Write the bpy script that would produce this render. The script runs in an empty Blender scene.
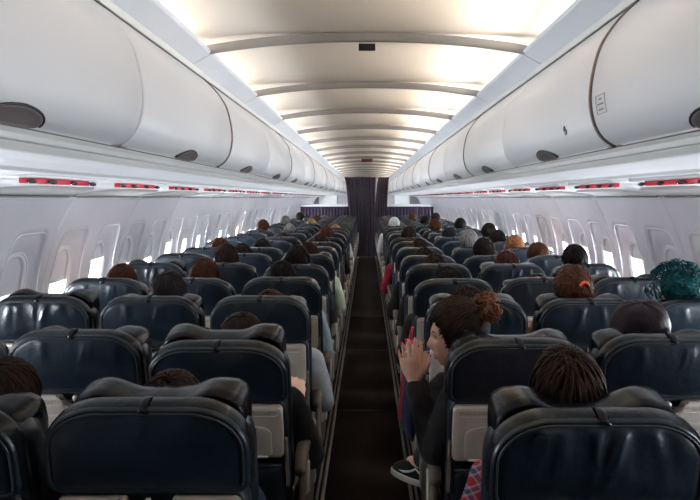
import bpy, bmesh, math, random
from mathutils import Vector, Matrix, Euler, noise
random.seed(7)
R = math.radians
PI = math.pi
scn = bpy.context.scene
COL = scn.collection
EYE = 1.57

# ------------------------------------------------------------------ materials
def mat(name, col, rough=0.5, spec=0.5, bump=0.0, bscale=40.0, var=0.0, vscale=3.0, col2=None,
        metallic=0.0, stretch=None, detail=3.0, sheen=0.0, coat=0.0, rand=0.0, bdist=0.01):
    m = bpy.data.materials.new(name); m.use_nodes = True
    nt = m.node_tree; nd = nt.nodes; lk = nt.links
    b = nd['Principled BSDF']
    b.inputs['Roughness'].default_value = rough
    b.inputs['Metallic'].default_value = metallic
    b.inputs['Specular IOR Level'].default_value = spec
    b.inputs['Sheen Weight'].default_value = sheen
    b.inputs['Coat Weight'].default_value = coat
    c4 = (*col, 1)
    b.inputs['Base Color'].default_value = c4
    tc = nd.new('ShaderNodeTexCoord'); mp = nd.new('ShaderNodeMapping')
    lk.new(tc.outputs['Object'], mp.inputs['Vector'])
    if stretch: mp.inputs['Scale'].default_value = stretch
    if var > 0 or col2:
        n = nd.new('ShaderNodeTexNoise'); n.inputs['Scale'].default_value = vscale; n.inputs['Detail'].default_value = detail
        lk.new(mp.outputs[0], n.inputs['Vector'])
        r = nd.new('ShaderNodeValToRGB')
        a = col2 if col2 else tuple(min(1, x*(1+var)) for x in col)
        d = col if col2 else tuple(x*(1-var) for x in col)
        r.color_ramp.elements[0].position = 0.35; r.color_ramp.elements[1].position = 0.65
        r.color_ramp.elements[0].color = (*d, 1); r.color_ramp.elements[1].color = (*a, 1)
        lk.new(n.outputs[0], r.inputs[0]); src = r.outputs[0]
        if rand > 0:
            oi = nd.new('ShaderNodeObjectInfo'); h = nd.new('ShaderNodeHueSaturation')
            mr = nd.new('ShaderNodeMapRange'); mr.inputs[3].default_value = 1-rand; mr.inputs[4].default_value = 1+rand
            lk.new(oi.outputs['Random'], mr.inputs[0]); lk.new(mr.outputs[0], h.inputs['Value']); lk.new(src, h.inputs['Color']); src = h.outputs[0]
        lk.new(src, b.inputs['Base Color'])
    if bump > 0:
        n2 = nd.new('ShaderNodeTexNoise'); n2.inputs['Scale'].default_value = bscale; n2.inputs['Detail'].default_value = detail
        lk.new(mp.outputs[0], n2.inputs['Vector'])
        bp = nd.new('ShaderNodeBump'); bp.inputs['Strength'].default_value = bump; bp.inputs['Distance'].default_value = bdist
        lk.new(n2.outputs[0], bp.inputs['Height']); lk.new(bp.outputs[0], b.inputs['Normal'])
    return m

def emis(name, col, s):
    m = bpy.data.materials.new(name); m.use_nodes = True
    b = m.node_tree.nodes['Principled BSDF']
    b.inputs['Base Color'].default_value = (*col, 1)
    b.inputs['Emission Color'].default_value = (*col, 1); b.inputs['Emission Strength'].default_value = s
    return m

M = {}
M['leather'] = mat('navy_leather', (.006, .0115, .0185), .34, .42, .25, 22, .3, 5, rand=.3, bdist=.012)
M['leather_rim'] = mat('black_leather', (.0045, .005, .0062), .27, .20, .2, 30, .2, 6)
M['piping'] = mat('grey_piping', (.022, .024, .028), .35, .5)  # piping in a lighter grey than the leather around it
M['shell'] = mat('navy_shell', (.005, .008, .013), .5, .4, .1, 60, .2, 8)
M['greige'] = mat('greige_plastic', (.36, .315, .27), .42, .45, .05, 90, .08, 4)
M['greige2'] = mat('greige_panel', (.30, .262, .225), .5, .4, .05, 90, .08, 4)
M['ltplastic'] = mat('pale_plastic', (.5, .47, .42), .35, .5, .03, 50, .05, 4)
M['arm'] = mat('armrest_plastic', (.13, .105, .085), .45, .4, .1, 60, .15, 6)
M['ink'] = mat('ink', (.03, .028, .026), .6)
M['metal'] = mat('seat_metal', (.35, .34, .33), .35, .5, .05, 60, .1, 5, metallic=.9)
M['black'] = mat('black_plastic', (.012, .011, .011), .5)
M['binwhite'] = mat('bin_plastic', (.52, .52, .53), .33, .4, .02, 30, .02, 2)
M['binlip'] = mat('bin_lip_plastic', (.56, .55, .53), .4, .4, .02, 30, .03, 2)
M['psuwhite'] = mat('panel_plastic', (.66, .66, .675), .4, .45, .06, 6, .03, 2)
M['wall'] = mat('wall_plastic', (.64, .625, .665), .5, .3, .05, 40, .03, 2)
M['reveal'] = mat('reveal_panel', (.50, .50, .49), .5)
M['ribgrey'] = mat('rib_grey', (.27, .265, .26), .5)
M['seam'] = mat('seam_brown', (.16, .12, .095), .6)
M['strip'] = mat('ceiling_side_panel', (.50, .52, .555), .5, .3, .02, 40, .03, 3)
M['cream'] = mat('ceiling_cream', (.80, .74, .67), .6, .25, .02, 30, .03, 2)
M['handle'] = mat('handle_grey', (.13, .11, .11), .35, .5, .03, 60, .1, 5)
M['red'] = mat('red_strip', (.62, .02, .045), .4)
M['lens'] = mat('dark_lens', (.03, .035, .035), .25)
M['frame'] = mat('window_lining', (.80, .80, .82), .45, .3, .03, 30, .03, 2)
M['shade'] = mat('window_shade', (.72, .71, .74), .5, .3, .03, 30, .02, 2)
M['carpet'] = mat('aisle_carpet', (.016, .011, .0095), .95, .1, .6, 260, .4, 90, detail=6)
M['carpet2'] = mat('side_carpet', (.018, .014, .015), .95, .1, .6, 260, .3, 80, detail=6)
M['track'] = mat('floor_track', (.10, .085, .07), .4, .5, .1, 60, .2, 9)
M['curtain'] = mat('purple_curtain', (.044, .033, .050), .85, .2, .2, 120, .3, 40, sheen=.1)
M['divcurtain'] = mat('divider_fabric', (.040, .028, .047), .85, .2, .2, 120, .3, 40)
M['partition'] = mat('partition_grey', (.38, .37, .37), .6)
M['backwall'] = mat('galley_wall', (.03, .03, .032), .6)
M['whitepanel'] = mat('white_panel', (.8, .8, .8), .5)
M['skin'] = mat('skin_light', (.64, .38, .28), .5, .4, .1, 90, .08, 10)
M['skin2'] = mat('skin_tan', (.36, .18, .11), .5, .4, .1, 90, .08, 10)
M['lips'] = mat('lip_red', (.45, .06, .06), .4)
M['nail'] = mat('nail_red', (.55, .01, .04), .2)
M['eyewhite'] = mat('eye_white', (.7, .68, .66), .2)
M['iris'] = mat('eye_dark', (.02, .012, .01), .1)
def hairm(n, a, b): 
    M[n] = mat(n, a,   .55, .12, .35, 60, .2, 30, col2=b, stretch=(3, 3, .6), bdist=.004)
hairm('hair_dark', (.005, .003, .003), (.013, .007, .005))
hairm('hair_brown', (.007, .0035, .0025), (.026, .011, .006))
hairm('hair_auburn', (.03, .010, .005), (.085, .028, .012))
hairm('hair_copper', (.14, .045, .018), (.32, .13, .05))
hairm('hair_bun', (.07, .024, .011), (.20, .085, .04))
hairm('hair_grey', (.10, .09, .085), (.26, .245, .23))
hairm('hair_blond', (.18, .11, .05), (.36, .23, .11))
hairm('hair_white', (.40, .44, .46), (.6, .65, .67))
hairm('hair_teal', (.002, .008, .010), (.006, .10, .11))
hairm('knit_dark', (.009, .007, .010), (.016, .012, .018))
hairm('felt_plum', (.011, .005, .008), (.018, .008, .012))
def cloth(n, a, v=.15): M[n] = mat(n, a, .85, .2, .5, 35, v, 12, sheen=.05)
cloth('cl_black', (.009, .009, .010)); cloth('cl_navy', (.010, .014, .035)); cloth('cl_grey', (.33, .36, .38))
cloth('cl_teal', (.30, .45, .47)); cloth('cl_green', (.45, .52, .38)); cloth('cl_red', (.17, .008, .018)); cloth('cl_white', (.6, .6, .6))
cloth('cl_brown', (.04, .022, .015)); cloth('cl_denim', (.03, .05, .10)); cloth('cl_tan', (.3, .2, .13))
def plaid():
    m = bpy.data.materials.new('plaid_shirt'); m.use_nodes = True; nt = m.node_tree; nd = nt.nodes; lk = nt.links
    b = nd['Principled BSDF']; b.inputs['Roughness'].default_value = .9
    tc = nd.new('ShaderNodeTexCoord'); mp = nd.new('ShaderNodeMapping'); mp.inputs['Rotation'].default_value = (R(20), R(28), 0)
    lk.new(tc.outputs['Object'], mp.inputs[0])
    def wave(d, sc):
        w = nd.new('ShaderNodeTexWave'); w.bands_direction = d; w.inputs['Scale'].default_value = sc*1.7; lk.new(mp.outputs[0], w.inputs[0]); 
        r = nd.new('ShaderNodeValToRGB'); r.color_ramp.interpolation = 'CONSTANT'; lk.new(w.outputs['Fac'], r.inputs[0]); return r
    r1 = wave('X', 5.5); e = r1.color_ramp.elements; e[0].color = (.32, .01, .03, 1); e[1].position = .45; e[1].color = (.36, .32, .36, 1)
    x = e.new(.8); x.color = (.03, .04, .12, 1)
    r2 = wave('Z', 5.5); e = r2.color_ramp.elements; e[0].color = (.32, .015, .04, 1); e[1].position = .5; e[1].color = (.40, .36, .40, 1)
    x = e.new(.85); x.color = (.04, .06, .16, 1)
    mx = nd.new('ShaderNodeMix'); mx.data_type = 'RGBA'; mx.inputs[0].default_value = .5
    lk.new(r1.outputs[0], mx.inputs[6]); lk.new(r2.outputs[0], mx.inputs[7]); lk.new(mx.outputs[2], b.inputs['Base Color'])
    return m
M['cl_plaid'] = plaid()
def glass():
    m = bpy.data.materials.new('window_pane'); m.use_nodes = True; nt = m.node_tree; nd = nt.nodes
    nd.remove(nd['Principled BSDF']); o = nd['Material Output']
    t = nd.new('ShaderNodeBsdfTransparent'); g = nd.new('ShaderNodeBsdfGlossy'); g.inputs['Roughness'].default_value = .05
    mx = nd.new('ShaderNodeMixShader'); mx.inputs[0].default_value = .06
    nt.links.new(t.outputs[0], mx.inputs[1]); nt.links.new(g.outputs[0], mx.inputs[2]); nt.links.new(mx.outputs[0], o.inputs[0])
    return m
M['pane'] = glass()

# ------------------------------------------------------------------ mesh builder
class MB:
    def __init__(s): s.v = []; s.f = []; s.mi = []; s.sm = []; s.cur = 0
    def add(s, vs, fs, smooth=True):
        o = len(s.v); s.v += [tuple(v) for v in vs]
        for f in fs: s.f.append(tuple(i+o for i in f)); s.mi.append(s.cur); s.sm.append(smooth)
    def mesh(s, name, mats):
        me = bpy.data.meshes.new(name); me.from_pydata(s.v, [], s.f)
        for m in mats: me.materials.append(m)
        me.polygons.foreach_set('material_index', s.mi); me.polygons.foreach_set('use_smooth', s.sm)
        me.update(); return me
    def box(s, c, d, r=.004, rot=None, smooth=True):
        bm = bmesh.new(); bmesh.ops.create_cube(bm, size=1)
        for v in bm.verts: v.co = Vector((v.co.x*d[0], v.co.y*d[1], v.co.z*d[2]))
        if r > 0: bmesh.ops.bevel(bm, geom=bm.edges[:], offset=min(r, min(d)*.45), segments=2, profile=.5, affect='EDGES')
        mt = Matrix.Translation(Vector(c)) @ (rot.to_matrix().to_4x4() if rot else Matrix())
        bm.transform(mt); bm.normal_update()
        s.add([v.co.copy() for v in bm.verts], [[v.index for v in f.verts] for f in bm.faces], smooth); bm.free(); return s
    def tube(s, pts, rad, n=8, caps=True, flat=1.0):
        pts = [Vector(p) for p in pts]; k = len(pts)
        rad = rad if isinstance(rad, (list, tuple)) else [rad]*k
        vs = []; up = Vector((0, 0, 1)); prev = None
        for i, p in enumerate(pts):
            t = (pts[min(i+1, k-1)]-pts[max(i-1, 0)])
            t = t.normalized() if t.length > 1e-9 else Vector((0, 1, 0))
            if prev is None:
                a = t.cross(up); 
                if a.length < .1: a = t.cross(Vector((1, 0, 0)))
                a.normalize()
            else:
                a = prev - t*prev.dot(t); a = a.normalized() if a.length > 1e-6 else t.orthogonal().normalized()
            prev = a; b = t.cross(a)
            for j in range(n):
                th = 2*PI*j/n; vs.append(p + a*math.cos(th)*rad[i] + b*math.sin(th)*rad[i]*flat)
        fs = [(i*n+j, i*n+(j+1) % n, (i+1)*n+(j+1) % n, (i+1)*n+j) for i in range(k-1) for j in range(n)]
        if caps: fs += [tuple(range(n))[::-1], tuple((k-1)*n+j for j in range(n))]
        s.add(vs, fs); return s
    def capsule(s, a, b, ra, rb, n=16, m=None):
        a = Vector(a); b = Vector(b); t = (b-a); L = t.length; t.normalize()
        pts = []; rr = []
        for i in range(5):
            th = PI/2*(1-i/5.0); pts.append(a-t*ra*math.sin(th)); rr.append(max(ra*math.cos(th), .0005))
        pts.append(a); rr.append(ra)
        if m: pts.append(a.lerp(b, .4)); rr.append(m)
        pts.append(b); rr.append(rb)
        for i in range(1, 6):
            th = PI/2*i/5.0; pts.append(b+t*rb*math.sin(th)); rr.append(max(rb*math.cos(th), .0005))
        return s.tube(pts, rr, n)
    def ellipsoid(s, c, d, nu=24, nv=16, rot=None):
        c = Vector(c); vs = []
        for i in range(nv+1):
            th = PI*i/nv
            for j in range(nu):
                ph = 2*PI*j/nu; p = Vector((d[0]*math.sin(th)*math.cos(ph), d[1]*math.sin(th)*math.sin(ph), d[2]*math.cos(th)))
                if rot: p = rot @ p
                vs.append(c+p)
        fs = [(i*nu+j, (i+1)*nu+j, (i+1)*nu+(j+1) % nu, i*nu+(j+1) % nu) for i in range(nv) for j in range(nu)]
        s.add(vs, fs); return s
    def loft(s, rings, closed=True, caps=True, smooth=True):
        n = len(rings[0]); vs = [p for r in rings for p in r]
        m = n if closed else n-1
        fs = [(i*n+j, i*n+(j+1) % n, (i+1)*n+(j+1) % n, (i+1)*n+j) for i in range(len(rings)-1) for j in range(m)]
        if caps and closed: fs += [tuple(range(n))[::-1], tuple((len(rings)-1)*n+j for j in range(n))]
        s.add(vs, fs, smooth); return s
    def prism(s, poly, y0, y1, smooth=False, axis='y'):
        n = len(poly)
        if axis == 'y': vs = [(x, y0, z) for x, z in poly]+[(x, y1, z) for x, z in poly]
        else: vs = [(y0, x, z) for x, z in poly]+[(y1, x, z) for x, z in poly]
        fs = [(j, (j+1) % n, n+(j+1) % n, n+j) for j in range(n)]
        s.add(vs, fs, smooth)
        o = len(s.v)-2*n
        s.f += [tuple(o+i for i in range(n))[::-1], tuple(o+n+i for i in range(n))]; s.mi += [s.cur]*2; s.sm += [False]*2
        return s
    def build(s, name, mats, parent=None, loc=(0, 0, 0), rot=(0, 0, 0)):
        if not isinstance(mats, (list, tuple)): mats = [mats]
        me = s.mesh(name, mats)
        bm = bmesh.new(); bm.from_mesh(me); bmesh.ops.recalc_face_normals(bm, faces=bm.faces[:]); bm.to_mesh(me); bm.free()
        return link(name, me, parent, loc, rot)

def link(name, me, parent=None, loc=(0, 0, 0), rot=(0, 0, 0)):
    o = bpy.data.objects.new(name, me); COL.objects.link(o); o.location = loc; o.rotation_euler = rot
    if parent: o.parent = parent
    return o
def thing(name, label, cat, loc=(0, 0, 0), rz=0, group=None):
    o = bpy.data.objects.new(name, None); COL.objects.link(o); o.location = loc; o.rotation_euler = (0, 0, rz)
    o.empty_display_size = .1
    return tag(o, label, cat, group)
def tag(o, label, cat, group=None):
    o['label'] = label; o['category'] = cat
    if group: o['group'] = group
    return o
def struct(o): o['kind'] = 'structure'; return o
def dup_child(ch, parent):
    c = ch.copy(); COL.objects.link(c); c.parent = parent
    for g in ch.children: dup_child(g, c)
    return c
def dup(root, loc, label, group=None, rz=0):
    r = root.copy(); COL.objects.link(r); r.location = loc; r.rotation_euler = (0, 0, rz); r['label'] = label
    if group: r['group'] = group
    for ch in list(root.children): dup_child(ch, r)
    return r

def rrect(w, h, rt, rb, n=10, cx=0, cz=0):
    """outline, rounded rect; rt=(rx,rz) top radii, rb bottom radii; counter-clockwise from bottom right"""
    pts = []
    for (sx, sz, r, a0) in ((1, -1, rb, -90), (1, 1, rt, 0), (-1, 1, rt, 90), (-1, -1, rb, 180)):
        ox = sx*(w/2-r[0]); oz = sz*(h/2-r[1])
        for i in range(n+1):
            a = R(a0+90*i/n); pts.append((cx+ox+r[0]*math.cos(a), cz+oz+r[1]*math.sin(a)))
    return pts
def resample(pts, n):
    L = [0]
    k = len(pts)
    for i in range(k): 
        a = pts[i]; b = pts[(i+1) % k]; L.append(L[-1]+math.hypot(b[0]-a[0], b[1]-a[1]))
    out = []; j = 0
    for i in range(n):
        t = L[-1]*i/n
        while L[j+1] < t: j += 1
        u = (t-L[j])/max(L[j+1]-L[j], 1e-9); a = pts[j]; b = pts[(j+1) % k]
        out.append((a[0]+(b[0]-a[0])*u, a[1]+(b[1]-a[1])*u))
    return out
def slab(mb, out, prof, yb=None, yf=None, nr=7, disp=None, c=None):
    """out: outline in xz. prof: (inset,y) from rear edge to front. caps close toward the centre with y=yb / yf at centre"""
    xs = [p[0] for p in out]; zs = [p[1] for p in out]
    hw = (max(xs)-min(xs))/2; hh = (max(zs)-min(zs))/2
    cx, cz = c if c else ((max(xs)+min(xs))/2, (max(zs)+min(zs))/2)
    def ring(ins, y, k=1.0, d=None):
        r = []
        for (x, z) in out:
            X = cx+(x-cx)*(1-ins/hw)*k; Z = cz+(z-cz)*(1-ins/hh)*k
            r.append((X, y+(d(X-cx, Z-cz, k) if d else 0), Z))
        return r
    rings = []
    def capr(ins, y, yc):
        rs = []
        for i in range(1, nr+1):
            k = 1-i/nr; k = max(k, .004); w = 1-k*k
            rs.append(ring(ins, y+(yc-y)*w, k, disp))
        return rs
    i0, y0 = prof[0]; i1, y1 = prof[-1]
    if yb is not None: rings += capr(i0, y0, yb)[::-1]
    for (i, y) in prof: rings.append(ring(i, y))
    if yf is not None:
        dd = disp; disp = None; rings += capr(i1, y1, yf); disp = dd
    mb.loft(rings); return mb

def smooth_by_mods(me_src, voxel, smooth_it=4, fac=.5, name='x', noise_amp=0, noise_scale=10, seed=0):
    o = bpy.data.objects.new('tmp', me_src); COL.objects.link(o)
    m = o.modifiers.new('r', 'REMESH'); m.mode = 'VOXEL'; m.voxel_size = voxel; m.use_smooth_shade = True
    if smooth_it:
        m2 = o.modifiers.new('s', 'SMOOTH'); m2.iterations = smooth_it; m2.factor = fac
    dg = bpy.context.evaluated_depsgraph_get(); dg.update()
    me = bpy.data.meshes.new_from_object(o.evaluated_get(dg), depsgraph=dg); me.name = name
    COL.objects.unlink(o); bpy.data.objects.remove(o)
    if noise_amp:
        me.update()
        vn = [v.normal.copy() for v in me.vertices]
        off = Vector((seed*3.1, seed*1.7, 0))
        for i, v in enumerate(me.vertices):
            p = v.co
            q = Vector((p.x*noise_scale, p.y*noise_scale, p.z*noise_scale*.6))+off
            v.co = p+vn[i]*noise_amp*(1-2*abs(noise.noise(q)))
    for p in me.polygons: p.use_smooth = True
    me.update(); return me

# ------------------------------------------------------------------ camera
cam = bpy.data.cameras.new('camera'); co = bpy.data.objects.new('camera', cam); COL.objects.link(co)
co.location = (0, 0, EYE); co.rotation_euler = (R(90), 0, 0)
cam.sensor_width = 36; cam.lens = 650/700*36; cam.shift_x = -17/700; cam.shift_y = -52/700
cam.clip_start = .02; cam.clip_end = 100
scn.camera = co

Y0, Y1 = -2.70, 21.3     # cabin back and front
# ------------------------------------------------------------------ floor
mb = MB(); mb.box((0, (Y0+Y1)/2, -.02), (.46, Y1-Y0, .04), 0); struct(mb.build('floor', M['carpet']))
for s in (-1, 1):
    mb = MB(); mb.box((s*(.23+.78), (Y0+Y1)/2, -.02), (1.56, Y1-Y0, .04), 0); struct(mb.build('floor', M['carpet2']))
    mb = MB(); mb.box((s*.232, (Y0+Y1)/2, .004), (.018, Y1-Y0-.1, .008), .003)
    mb.box((s*.262, (Y0+Y1)/2, .003), (.012, Y1-Y0-.1, .006), .002); struct(mb.build('trim_1', M['track']))
mb = MB()
for i in range(9):
    mb.box((0, 1.0+i*1.9, .0015), (.44, .012, .003), 0)
struct(mb.build('trim_2', M['black']))

# ------------------------------------------------------------------ side walls with windows
wprof = [(1.655, .015), (1.70, -.07), (1.745, -.16), (1.785, -.27), (1.815, -.38), (1.838, -.5), (1.85, -.65), (1.855, -.8), (1.845, -.95), (1.81, -1.15), (1.75, -1.4), (1.70, -1.575)]
def wpt(t):  # t = rel z -> x
    for i in range(len(wprof)-1):
        a, b = wprof[i], wprof[i+1]
        if a[1] >= t >= b[1]:
            u = (a[1]-t)/(a[1]-b[1]); 
            return a[0]+(b[0]-a[0])*u
    return wprof[-1][0]
def wx(t):   # smoothed
    return sum(wpt(max(min(t+d, .015), -1.575)) for d in (-.05, -.025, 0, .025, .05))/5
def sdf(u, v, hw, hh, r):
    qx = abs(u)-hw+r; qy = abs(v)-hh+r
    return math.hypot(max(qx, 0), max(qy, 0))+min(max(qx, qy), 0)-r
def sst(a, b, x):
    t = min(max((x-a)/(b-a), 0), 1); return t*t*(3-2*t)
PL = 1.066
WZ = -.475      # recess centre
def wall_panel(s):
    mb = MB(); nu, nv = 84, 92
    us = [PL*i/nu for i in range(nu+1)]
    zt = []; 
    for j in range(nv+1):
        zt.append(.015-(1.59)*(j/nv))
    vs = []; hole = set()
    for j, z in enumerate(zt):
        x0 = wx(z)
        for i, u in enumerate(us):
            dep = 0; 
            for wc in (.2665, .7995):
                du = u-wc; dz = z-WZ
                # recess slightly narrower at the top
                hw = .205-.03*sst(-.1, .28, dz)
                d = sdf(du, dz, hw, .29, .075)
                dep = max(dep, .022*(1-sst(-.022, .0, d)))
                d2 = sdf(du, dz+.0, .135, .20, .11)
                dep = max(dep, .022+.035*(1-sst(-.05, .06, d2)) if d < 0 else 0)
            e = min(u, PL-u); 
            if e < .01: dep += .006*(1-e/.01)
            vs.append((s*(x0+dep), u, EYE+z))
    fs = []
    for j in range(nv):
        for i in range(nu):
            u = (us[i]+us[i+1])/2; z = (zt[j]+zt[j+1])/2
            if any(sdf(u-wc, z-WZ, .112, .168, .10) < 0 for wc in (.2665, .7995)): continue
            a = j*(nu+1)+i; fs.append((a, a+1, a+nu+2, a+nu+1))
    mb.add(vs, fs); return mb.mesh('wall', [M['wall']])
def rot_prof(s, z):
    dx = wx(z+.05)-wx(z-.05); return math.atan2(dx*-1, .1)
def tube_ring(mb, hw, hh, r, rad, x, cz, cy, tilt, s, n=48, flat=1):
    out = resample(rrect(hw*2, hh*2, (r, r), (r, r)), n)
    pts = []
    for (a, b) in out: pts.append((s*(x+math.tan(tilt)*b), cy+a, cz+b))
    pts.append(pts[0]); mb.tube(pts, rad, 8, caps=False, flat=flat)
tilt = -math.atan2(wx(WZ+.15-.0)-wx(WZ-.15), .3)*-1
npan = int(math.ceil((Y1-Y0)/PL))
wy0 = 2.62-PL*5     # panel seams
k = 0; wn = 0; winlights = []
for s, side in ((-1, 'left'), (1, 'right')):
    me = wall_panel(s)
    for k in range(npan+1):
        y = wy0+PL*k
        if y > Y1-.2: continue
        if y < Y0-1.0: continue
        struct(link('wall_'+side, me, None, (0, y, 0)))
# window assembly: frame, shade, pane
def win_meshes(s):
    xw = wx(WZ)+.05
    a = MB(); tube_ring(a, .116, .172, .10, .013, xw, EYE+WZ, 0, tilt, s)
    tube_ring(a, .128, .184, .11, .006, xw-.012, EYE+WZ, 0, tilt, s)
    out = resample(rrect(.40, .575, (.075, .075), (.075, .075)), 72); pts = []
    for (p, q) in out:
        k = 1-.03/.2*sst(-.1, .28, q); pts.append((s*(wx(WZ+q)+.001), p*k, EYE+WZ+q))
    pts.append(pts[0]); a.tube(pts, .0035, 6, caps=False)  # thin pale ring added as a highlight along the recess edge
    fr = a.mesh('window_frame', [M['frame']])
    b = MB(); 
    def sheet(z0, z1, off):
        vs = []; n = 12; out = []
        rr = resample(rrect(.232, .344, (.10, .10), (.10, .10)), 64)
        pts = [(min(max(p[0], -1), 1), min(max(p[1], z0), z1)) for p in rr]
        for (p, q) in pts: vs.append((s*(xw+off+math.tan(tilt)*q), p, EYE+WZ+q))
        for (p, q) in pts: vs.append((s*(xw+off+.004+math.tan(tilt)*q), p, EYE+WZ+q))
        m = len(pts); fs = [tuple(range(m)), tuple(range(m, 2*m))[::-1]]+[(i, (i+1) % m, m+(i+1) % m, m+i) for i in range(m)]
        return vs, fs
    vs, fs = sheet(.06, .2, .006); b.add(vs, fs, False); 
    b.box((s*(xw+.002+.06*math.tan(tilt)), 0, EYE+WZ+.06), (.012, .21, .014), .004)
    sh = b.mesh('window_shade', [M['shade']])
    vs, fs = sheet(-.03, .2, .006); b2 = MB(); b2.add(vs, fs, False); b2.box((s*(xw+.002-.03*math.tan(tilt)), 0, EYE+WZ-.03), (.012, .21, .014), .004)
    sh2 = b2.mesh('window_shade', [M['shade']])
    c = MB(); vs, fs = sheet(-.2, .2, .016); c.add(vs, fs, False); pn = c.mesh('window_pane', [M['pane']])
    vs, fs = sheet(-.2, .2, .006); b3 = MB(); b3.add(vs, fs, False); sh3 = b3.mesh('window_shade', [M['shade']])
    return fr, sh, sh2, sh3, pn, xw
for s, side in ((-1, 'left'), (1, 'right')):
    fr, sh, sh2, sh3, pn, xw = win_meshes(s)
    for k in range(npan+1):
        for h in (.2665, .7995):
            y = wy0+PL*k+h
            if y < Y0+.15 or y > Y1-.3: continue
            wn += 1
            w = struct(link('window_%d' % wn, fr, None, (0, y, 0)))
            deep = random.random() < .5; shut = y < (1.1 if s < 0 else .6)
            link('window_shade', sh3 if shut else sh2 if deep else sh, w); link('window_pane', pn, w)
            if not shut: winlights.append((s*(xw+.10), y, EYE+WZ-.10, s))

# upper wall cove / service channel, lit by daylight: trim between bins and wall
chan = [(.722, .098), (.735, .112), (.80, .108), (.90, .10), (.98, .088), (1.0, .078), (1.16, .064), (1.18, .060), (1.32, .059), (1.46, .057), (1.54, .050), (1.60, .036), (1.645, .019), (1.665, .012)]
for s, side in ((-1, 'left'), (1, 'right')):
    mb = MB(); rings = []
    ys = [Y0, Y1]
    for y in ys: rings.append([(s*x, y, EYE+z) for x, z in chan]+[(s*x, y, EYE+z+.02) for x, z in chan[::-1]])
    mb.loft(rings, smooth=False); struct(mb.build('trim_3', M['psuwhite']))
    # rail over the window panels
    mb = MB(); mb.loft([[(s*x, y, EYE+z) for x, z in ((1.640, .006), (1.648, -.010), (1.68, -.012), (1.68, .01))] for y in ys], smooth=False)
    struct(mb.build('trim_4', M['wall']))
    # lens-shaped reveal panels
    for k in range(npan+2):
        y = wy0+PL*k-.06
        if y < Y0+.1 or y+PL > Y1: continue
        mb = MB(); n = 24; P = []; 
        for i in range(n+1):
            u = i/n; hgt = .17*min(1, 1.0*sst(0, .42, u)) if s < 0 or True else 0
            hgt *= 1-sst(.93, 1, u)*.9
            P.append((u, hgt))
        top = []; bot = []
        def at(u, h, off):
            x = 1.640-h; z = .012
            for i in range(len(chan)-1):
                if chan[i][0] <= x <= chan[i+1][0]: z = chan[i][1]+(chan[i+1][1]-chan[i][1])*(x-chan[i][0])/(chan[i+1][0]-chan[i][0])
            return (s*x, y+.03+u*(PL-.09), EYE+z-off)
        r1 = [at(u, 0, .012) for u, h in P]; r2 = [at(u, h*.5+.001, .014) for u, h in P]; r3 = [at(u, h+.002, .012) for u, h in P]; r4 = [at(u, h+.008, -.004) for u, h in P]
        r0 = [at(u, 0, -.004) for u, h in P]
        mb.loft([r0, r1, r2, r3, r4], closed=False, caps=False); 
        struct(mb.build('trim_5', M['reveal']))
        mb = MB(); mb.tube([(s*1.632, y+.04, EYE+.006), (s*1.632, y+PL-.07, EYE+.006)], .005, 6); struct(mb.build('trim_12', M['ribgrey']))

# ------------------------------------------------------------------ overhead bins
door = [(.690, .500), (.655, .468), (.622, .430), (.594, .385), (.577, .33), (.568, .275), (.568, .23), (.578, .185), (.598, .152), (.630, .130)]
def off_prof(p, d):
    r = []
    for i in range(len(p)):
        a = p[max(i-1, 0)]; b = p[min(i+1, len(p)-1)]; tx, tz = b[0]-a[0], b[1]-a[1]; L = math.hypot(tx, tz)
        r.append((p[i][0]-tz/L*d, p[i][1]+tx/L*d))
    return r
def spline(p, n):
    out = []
    for i in range(len(p)-1):
        p0 = p[max(i-1, 0)]; p1 = p[i]; p2 = p[i+1]; p3 = p[min(i+2, len(p)-1)]
        for k in range(n):
            t = k/n
            out.append(tuple(.5*((2*p1[j])+(-p0[j]+p2[j])*t+(2*p0[j]-5*p1[j]+4*p2[j]-p3[j])*t*t+(-p0[j]+3*p1[j]-3*p2[j]+p3[j])*t**3) for j in (0, 1)))
    out.append(p[-1]); return out
dsp = spline(door, 3)
inner = off_prof(dsp, .018)
BP = 1.08
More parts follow.
